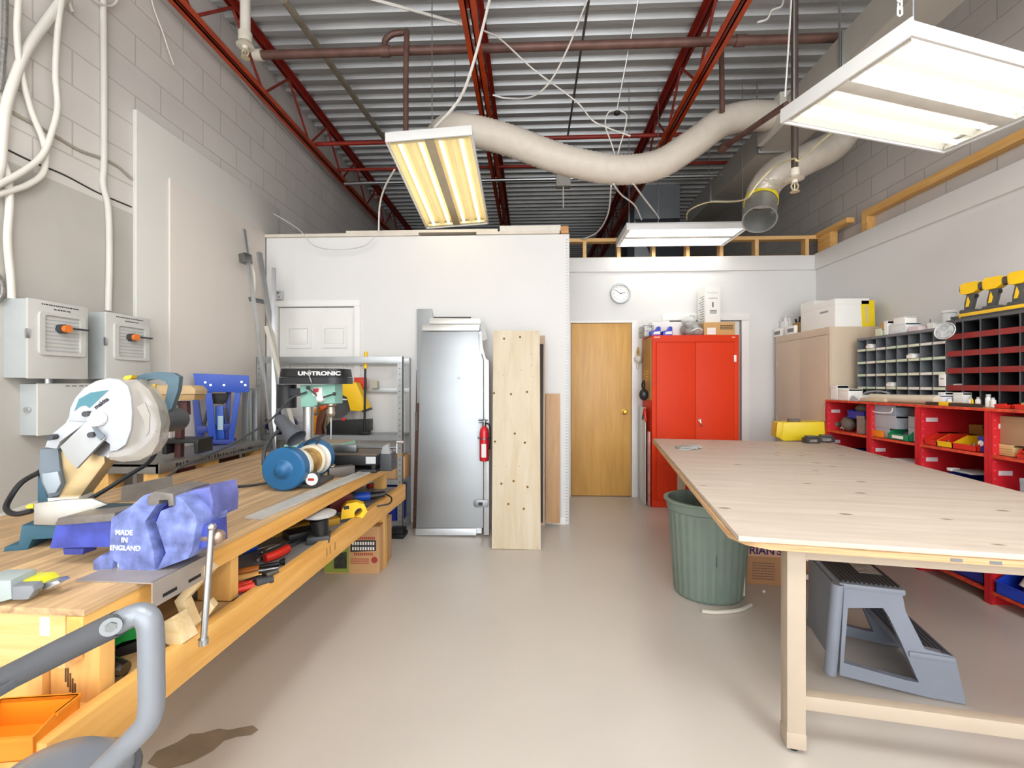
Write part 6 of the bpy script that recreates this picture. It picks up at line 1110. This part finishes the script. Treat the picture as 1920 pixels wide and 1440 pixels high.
# ================================================================ BIG PLYWOOD TABLE
NL = onZ(1385, 1005, .78); FL = onZ(1225, 822, .78); NR = onZ(1920, 1047, .78)
tr = math.atan2((FL-NL).y, (FL-NL).x)-math.pi/2; TL = (FL-NL).length; TW = 1.56
t = thing('plywood_table', 'large plywood topped work table with cream legs on the right', 'table', (NL.x, NL.y, 0), tr)
PLYT = wood('d5c8b9', 'c6b8a7', (1.2, 12, 12), 1.6, .55, knots=.07, hk='7d6a50', kscale=10, name='table_plywood'); PLYE = wood('d9b58a', 'b98c5c', (1, 1, 60), 3, name='plywood_edge')
o = MB().box((0, 0, .762), (TW, TL, .78), .001).obj('top_sheet', PLYT, t); 
MB().prism([(x, -y) for x, y in [(.10, -.012), (TW-.02, -.012), (TW-.02, TL-.01), (-.012, TL-.01), (-.012, .09), (.03, .02)]], -.0, .0185, M=Matrix.Translation((0, 0, .7425)) @ Matrix.Rotation(math.pi/2, 4, 'X') @ Matrix.Scale(1, 4) ).obj('lower_sheet', PLYE, t)
CRM = mat('b5a693', .45, var=.02, name='cream_steel')
lf = Matrix.Rotation(-tr, 3, 'Z') @ (onZ(1487, 1402, 0)-Vector((NL.x, NL.y, 0)))
lx, ly = lf.x, lf.y; LX = (lx, TW-.16); LY = (ly, TL-.35)
for x in LX:
    for y in LY:
        l_ = MB().box((x-.03, y-.03, .06), (x+.03, y+.03, .7405), .002).obj('leg', CRM, t); MB().box((x-.032, y-.032, .018), (x+.032, y+.032, .075), .003).obj('foot_sleeve', CRM, l_); MB().cyl((x, y, 0), (x, y, .02), .016, n=14).obj('levelling_foot', BLACK, l_)
for y in LY: MB().box((LX[0]+.03, y-.02, .155), (LX[1]-.03, y+.02, .205), .002).obj('stretcher', CRM, t); MB().box((LX[0]+.03, y-.02, .69), (LX[1]-.03, y+.02, .74), .002).obj('top_rail', CRM, t)
for x in LX: MB().box((x-.02, LY[0]+.03, .69), (x+.02, LY[1]-.03, .74), .002).obj('top_rail', CRM, t)
for k in (1, 2): pass
mm = MB()
for px, py in ((1782, 1043), (1850, 1046)): q = Matrix.Rotation(-tr, 3, 'Z') @ (onZ(px, py, .755)-Vector((NL.x, NL.y, 0))); mm.box((q.x-.016, -.0135, .747), (q.x+.016, -.0121, .757))
mm.obj('staple_clip', DSTEEL, t)
TTZ = .7805
def ont(px, py): return onZ(px, py, TTZ)
F = Frame(ont(1500, 826), math.radians(-14)); t = F.thing('parts_bin', 'bright yellow bin standing at the far edge of the plywood table', 'bin')
MB().prism(F.poly([(1456, 820), (1458, 793), (1480, 792), (1546, 791), (1549, 824), (1470, 827)]), .0, .2, bev=.006).obj('bin_body', mat('f0d21c', .4, var=.03, name='bin_yellow'), t); F.cut(t, 'front_lip', mat('e6c615', .4, name='lip_yellow'), [(1455, 818), (1458, 791), (1470, 792), (1466, 824)], -.02, -.001, .003); q = F.p3(1490, 788, .05); MB().box((q[0]-.05, .05, q[2]-.02), (q[0]+.05, .1, q[2]+.012), .004).obj('grey_parts', DUST, t)
for px, py, rz, lab in ((1514, 826, .1, 'left one of two black battery packs on the table beside the yellow bin'), (1541, 824, -.2, 'right one of two black battery packs on the table beside the yellow bin')):
    p = ont(px, py+3)-Vector((0, .06, 0)); t = thing('battery_pack', lab, 'battery', p, rz, 'battery packs on the table'); MB().box((-.062, -.03, 0), (.062, .045, .05), .006).obj('body', mat('454340', .5, var=.2, scale=30, name='battery_dark'), t); MB().box((-.045, -.015, .05), (.045, .035, .066), .004).obj('terminal_block', mat('5e5b58', .5, name='battery_top'), t); MB().box((-.04, -.0308, .012), (.03, -.0301, .035)).obj('label', mat('9a948c', .5, var=.3, scale=80, name='battery_label'), t)
t = thing('glove', 'grey glove lying flat at the far left of the plywood table', 'glove', ont(1285, 841), .3); GLV = mat('a9a7a2', .8, var=.12, scale=25, name='glove_grey')
mm = MB().box((-.07, -.04, 0), (.05, .045, .022), .01); mm.obj('palm', GLV, t, 70)
for dy, l_ in ((-.03, .07), (-.008, .085), (.014, .08), (.035, .06)): MB().tube([(.045, dy, .0125), (.08, dy*1.2, .014), (.05+l_, dy*1.4, .0115)], .011, n=10).obj('finger', GLV, t, 70)
MB().tube([(-.02, -.04, .0125), (.01, -.07, .013), (.05, -.085, .0115)], .011, n=10).obj('thumb', GLV, t, 70); MB().tube([(-.1, -.05, .006), (-.02, -.09, .006), (.08, -.06, .03), (.14, .0, .006)], .004, n=6).obj('wire_loop', LGREY, t)
# ================================================================ BIN, CARTONS AND STOOL UNDER THE TABLE
bp_ = onZ(1335, 1136, 0); bc = Vector((bp_.x+.045, bp_.y+.165, 0))
t = thing('waste_bin', 'ribbed grey green waste bin standing under the left edge of the plywood table', 'waste bin', bc); BNG = mat('76857a', .5, var=.03, scale=5, name='bin_grey_green')
zt = .585; pr = [(0, .004), (.195, .004), (.205, .02), (.24, zt-.06), (.252, zt-.05), (.255, zt-.005), (.27, zt), (.27, zt+.012), (.245, zt+.012), (.235, zt-.06), (.195, .03), (0, .025)]
mm = MB(); n = 120; rings = []
for r, z in pr: rings.append([mm.bm.verts.new(((r+(.004 if (k//2) % 2 and .02 <= z < zt-.055 and r > .2 else 0))*math.cos(2*math.pi*k/n), .86*(r+(.004 if (k//2) % 2 and .02 <= z < zt-.055 and r > .2 else 0))*math.sin(2*math.pi*k/n), z)) if r else None for k in range(n)])
for a, b in zip(rings, rings[1:]):
    if a[0] is None or b[0] is None: continue
    for k in range(n): mm.bm.faces.new((a[k], a[(k+1) % n], b[(k+1) % n], b[k]))
mm.bm.faces.new(rings[1][::-1]); mm.bm.faces.new(rings[-2])
mm.obj('body', BNG, t, 30)
an = math.radians(-60); hx0 = Vector((.262*math.cos(an), .862*.262*math.sin(an), zt-.07)); MB().box((-.075, -.012, -.03), (.075, .01, .045), .006, M=Matrix.Translation(hx0) @ Matrix.Rotation(an+math.pi/2, 4, 'Z')).obj('handle_recess', mat('69776d', .5, name='bin_handle'), t)
mm = MB(); mm.box((-.003, -.003, .24), (.003, .003, .34), M=Matrix.Translation((-.03, -.1905, 0))); mm.obj('mould_mark', mat('4c5850', .6, name='mark_dark'), t)
t2 = thing('paper_liner', 'pale scrap of board sticking up inside the waste bin', 'board', bc+Vector((.06, -.02, .04))); MB().box((-.12, -.1, 0), (.11, -.09, zt-.075), .002).obj('board', mat('c9c2ae', .6, name='scrap_board'), t2)
tag(MB().tube([onZ(1316, 1146, .012), onZ(1345, 1148, .012), onZ(1385, 1144, .012), onZ(1408, 1134, .012)], .011, n=8).obj('foam_strip', mat('cfcabd', .7, var=.05, name='foam')), 'pale foam strip lying on the floor in front of the waste bin', 'strip')
p = onZ(1438, 1097, 0); t = thing('cardboard_box', 'brown carton with dark blue lettering under the table beside the waste bin', 'box', p, math.radians(-6)); CB = mat('b98a5f', .8, var=.04, name='kraft')
MB().box((-.165, 0, 0), (.13, .3, .36), .003).obj('carton', CB, t); MB().box((-.163, -.0012, .185), (.128, -.0004, .262)).obj('pale_band', mat('d9a68e', .7, name='band_pale'), t); text('blue_lettering', "RIAN'S", .068, face(-.01, -.002, .222), mat('2b2a5e', .6, name='ink_blue'), t, .0006, bold=.0015)
print_rows(MB(), -.09, .05, .03, .15, 7, -.0008, .0005, .35).obj('small_print', mat('7a5a5a', .7, name='print_brown'), t)
p = onZ(1527, 1110, 0); t = thing('cardboard_box', 'brown carton with hand hole behind the grey step stool under the table', 'box', (p.x, p.y+.1, 0), math.radians(-10)); MB().box((-.08, .04, 0), (.32, .34, .30), .003).obj('carton', mat('a27a52', .8, var=.04, name='kraft_dark'), t); MB().cyl((-.0, .0392, .22), (-.0, .04, .22), .02, n=16).obj('hand_hole', INK, t)
t = thing('white_shelf_frame', 'white low two rail frame behind the step stool under the table', 'frame', (p.x-.0, p.y+.02, 0), math.radians(-10))
for zz in (.05, .17): MB().box((-.1, .04, zz), (.34, .06, zz+.03), .002).obj('rail', PAPER, t)
for xx in (-.1, .32): MB().box((xx, .06, 0), (xx+.02, .08, .25), .002).obj('post', PAPER, t)
tag(MB().prism([(-.008, 0), (.008, 0), (.004, .012), (-.004, .01)], -.006, .006).obj('paper_scrap', PAPER, loc=onZ(1432, 1110, .0005)), 'tiny white scrap of paper on the floor below the lettered carton', 'scrap')
# step stool: a side frame seen from the left front, steps run away to the right
a0 = onZ(1548, 1277, 0); b0 = onZ(1806, 1322, 0)
F = Frame(a0, math.atan2((b0-a0).y, (b0-a0).x)); t = F.thing('step_stool', 'grey plastic two step stool with dark treads under the plywood table', 'step stool'); ST = mat('868d9a', .42, var=.02, name='stool_grey'); SD = 'dark ribbed tread'
ring_o = [(1574, 1266), (1583, 1099), (1692, 1114), (1698, 1146), (1734, 1217), (1791, 1232), (1812, 1321), (1769, 1313), (1745, 1309)]
ring_i = [(1582, 1243), (1590, 1140), (1656, 1140), (1667, 1157), (1690, 1205), (1700, 1228), (1723, 1280), (1700, 1276), (1660, 1265)]
WS = .40
for y0 in (0, WS): MB().ring(F.poly(ring_o), F.poly(ring_i), y0, y0+.03).obj('side_frame', ST, t)
zA, zT1 = F.loc(1600, 1090)[1], F.loc(1700, 1110)[1]; xA, xB = F.loc(1572, 1092)[0], F.loc(1692, 1110)[0]
TRD = mat('4d5056', .7, var=.05, name='tread_dark')
def tread(x0, x1, z):
    MB().box((x0, -.008, z-.025), (x1, WS+.038, z), .008).obj('step', ST, t)
    o_ = MB().box((x0+.008, .0, z), (x1-.008, WS+.03, z+.004), .002).obj('tread', TRD, t); mm = MB(); k = x0+.016
    while k < x1-.016: mm.box((k, .004, z+.004), (k+.009, WS+.026, z+.008)); k += .017
    mm.obj('tread_ribs', TRD, o_); return o_
zt_ = F.loc(1630, 1098)[1]; tr1 = tread(xA, xB+.01, zt_); MB().box((.02+xA+.1, .12, zt_+.0083), (xB-.02, .26, zt_+.009), .0).obj('label', mat('a9aeb0', .5, var=.3, scale=60, name='tread_label'), tr1)
x2a, x2b = F.loc(1700, 1150)[0], F.loc(1792, 1228)[0]; z2 = F.loc(1786, 1232)[1]; tread(xB+.02, x2b, z2)
MB().box((x2b-.006, .03, .03), (x2b+.008, WS, z2-.022), .003).obj('riser', ST, t); MB().box((xA+.02, WS-.02, zt_*.45), (xB, WS, zt_*.45+.035), .004).obj('cross_brace', ST, t); MB().box((xA+.0, .03, .05), (xA+.018, WS, zt_-.03), .006).obj('back_panel', ST, t)
MB().tube([F.p3(1570, 1094, -.004), F.p3(1563, 1180, -.004), F.p3(1556, 1262, -.004)], .024, n=14).obj('corner_post', ST, t)
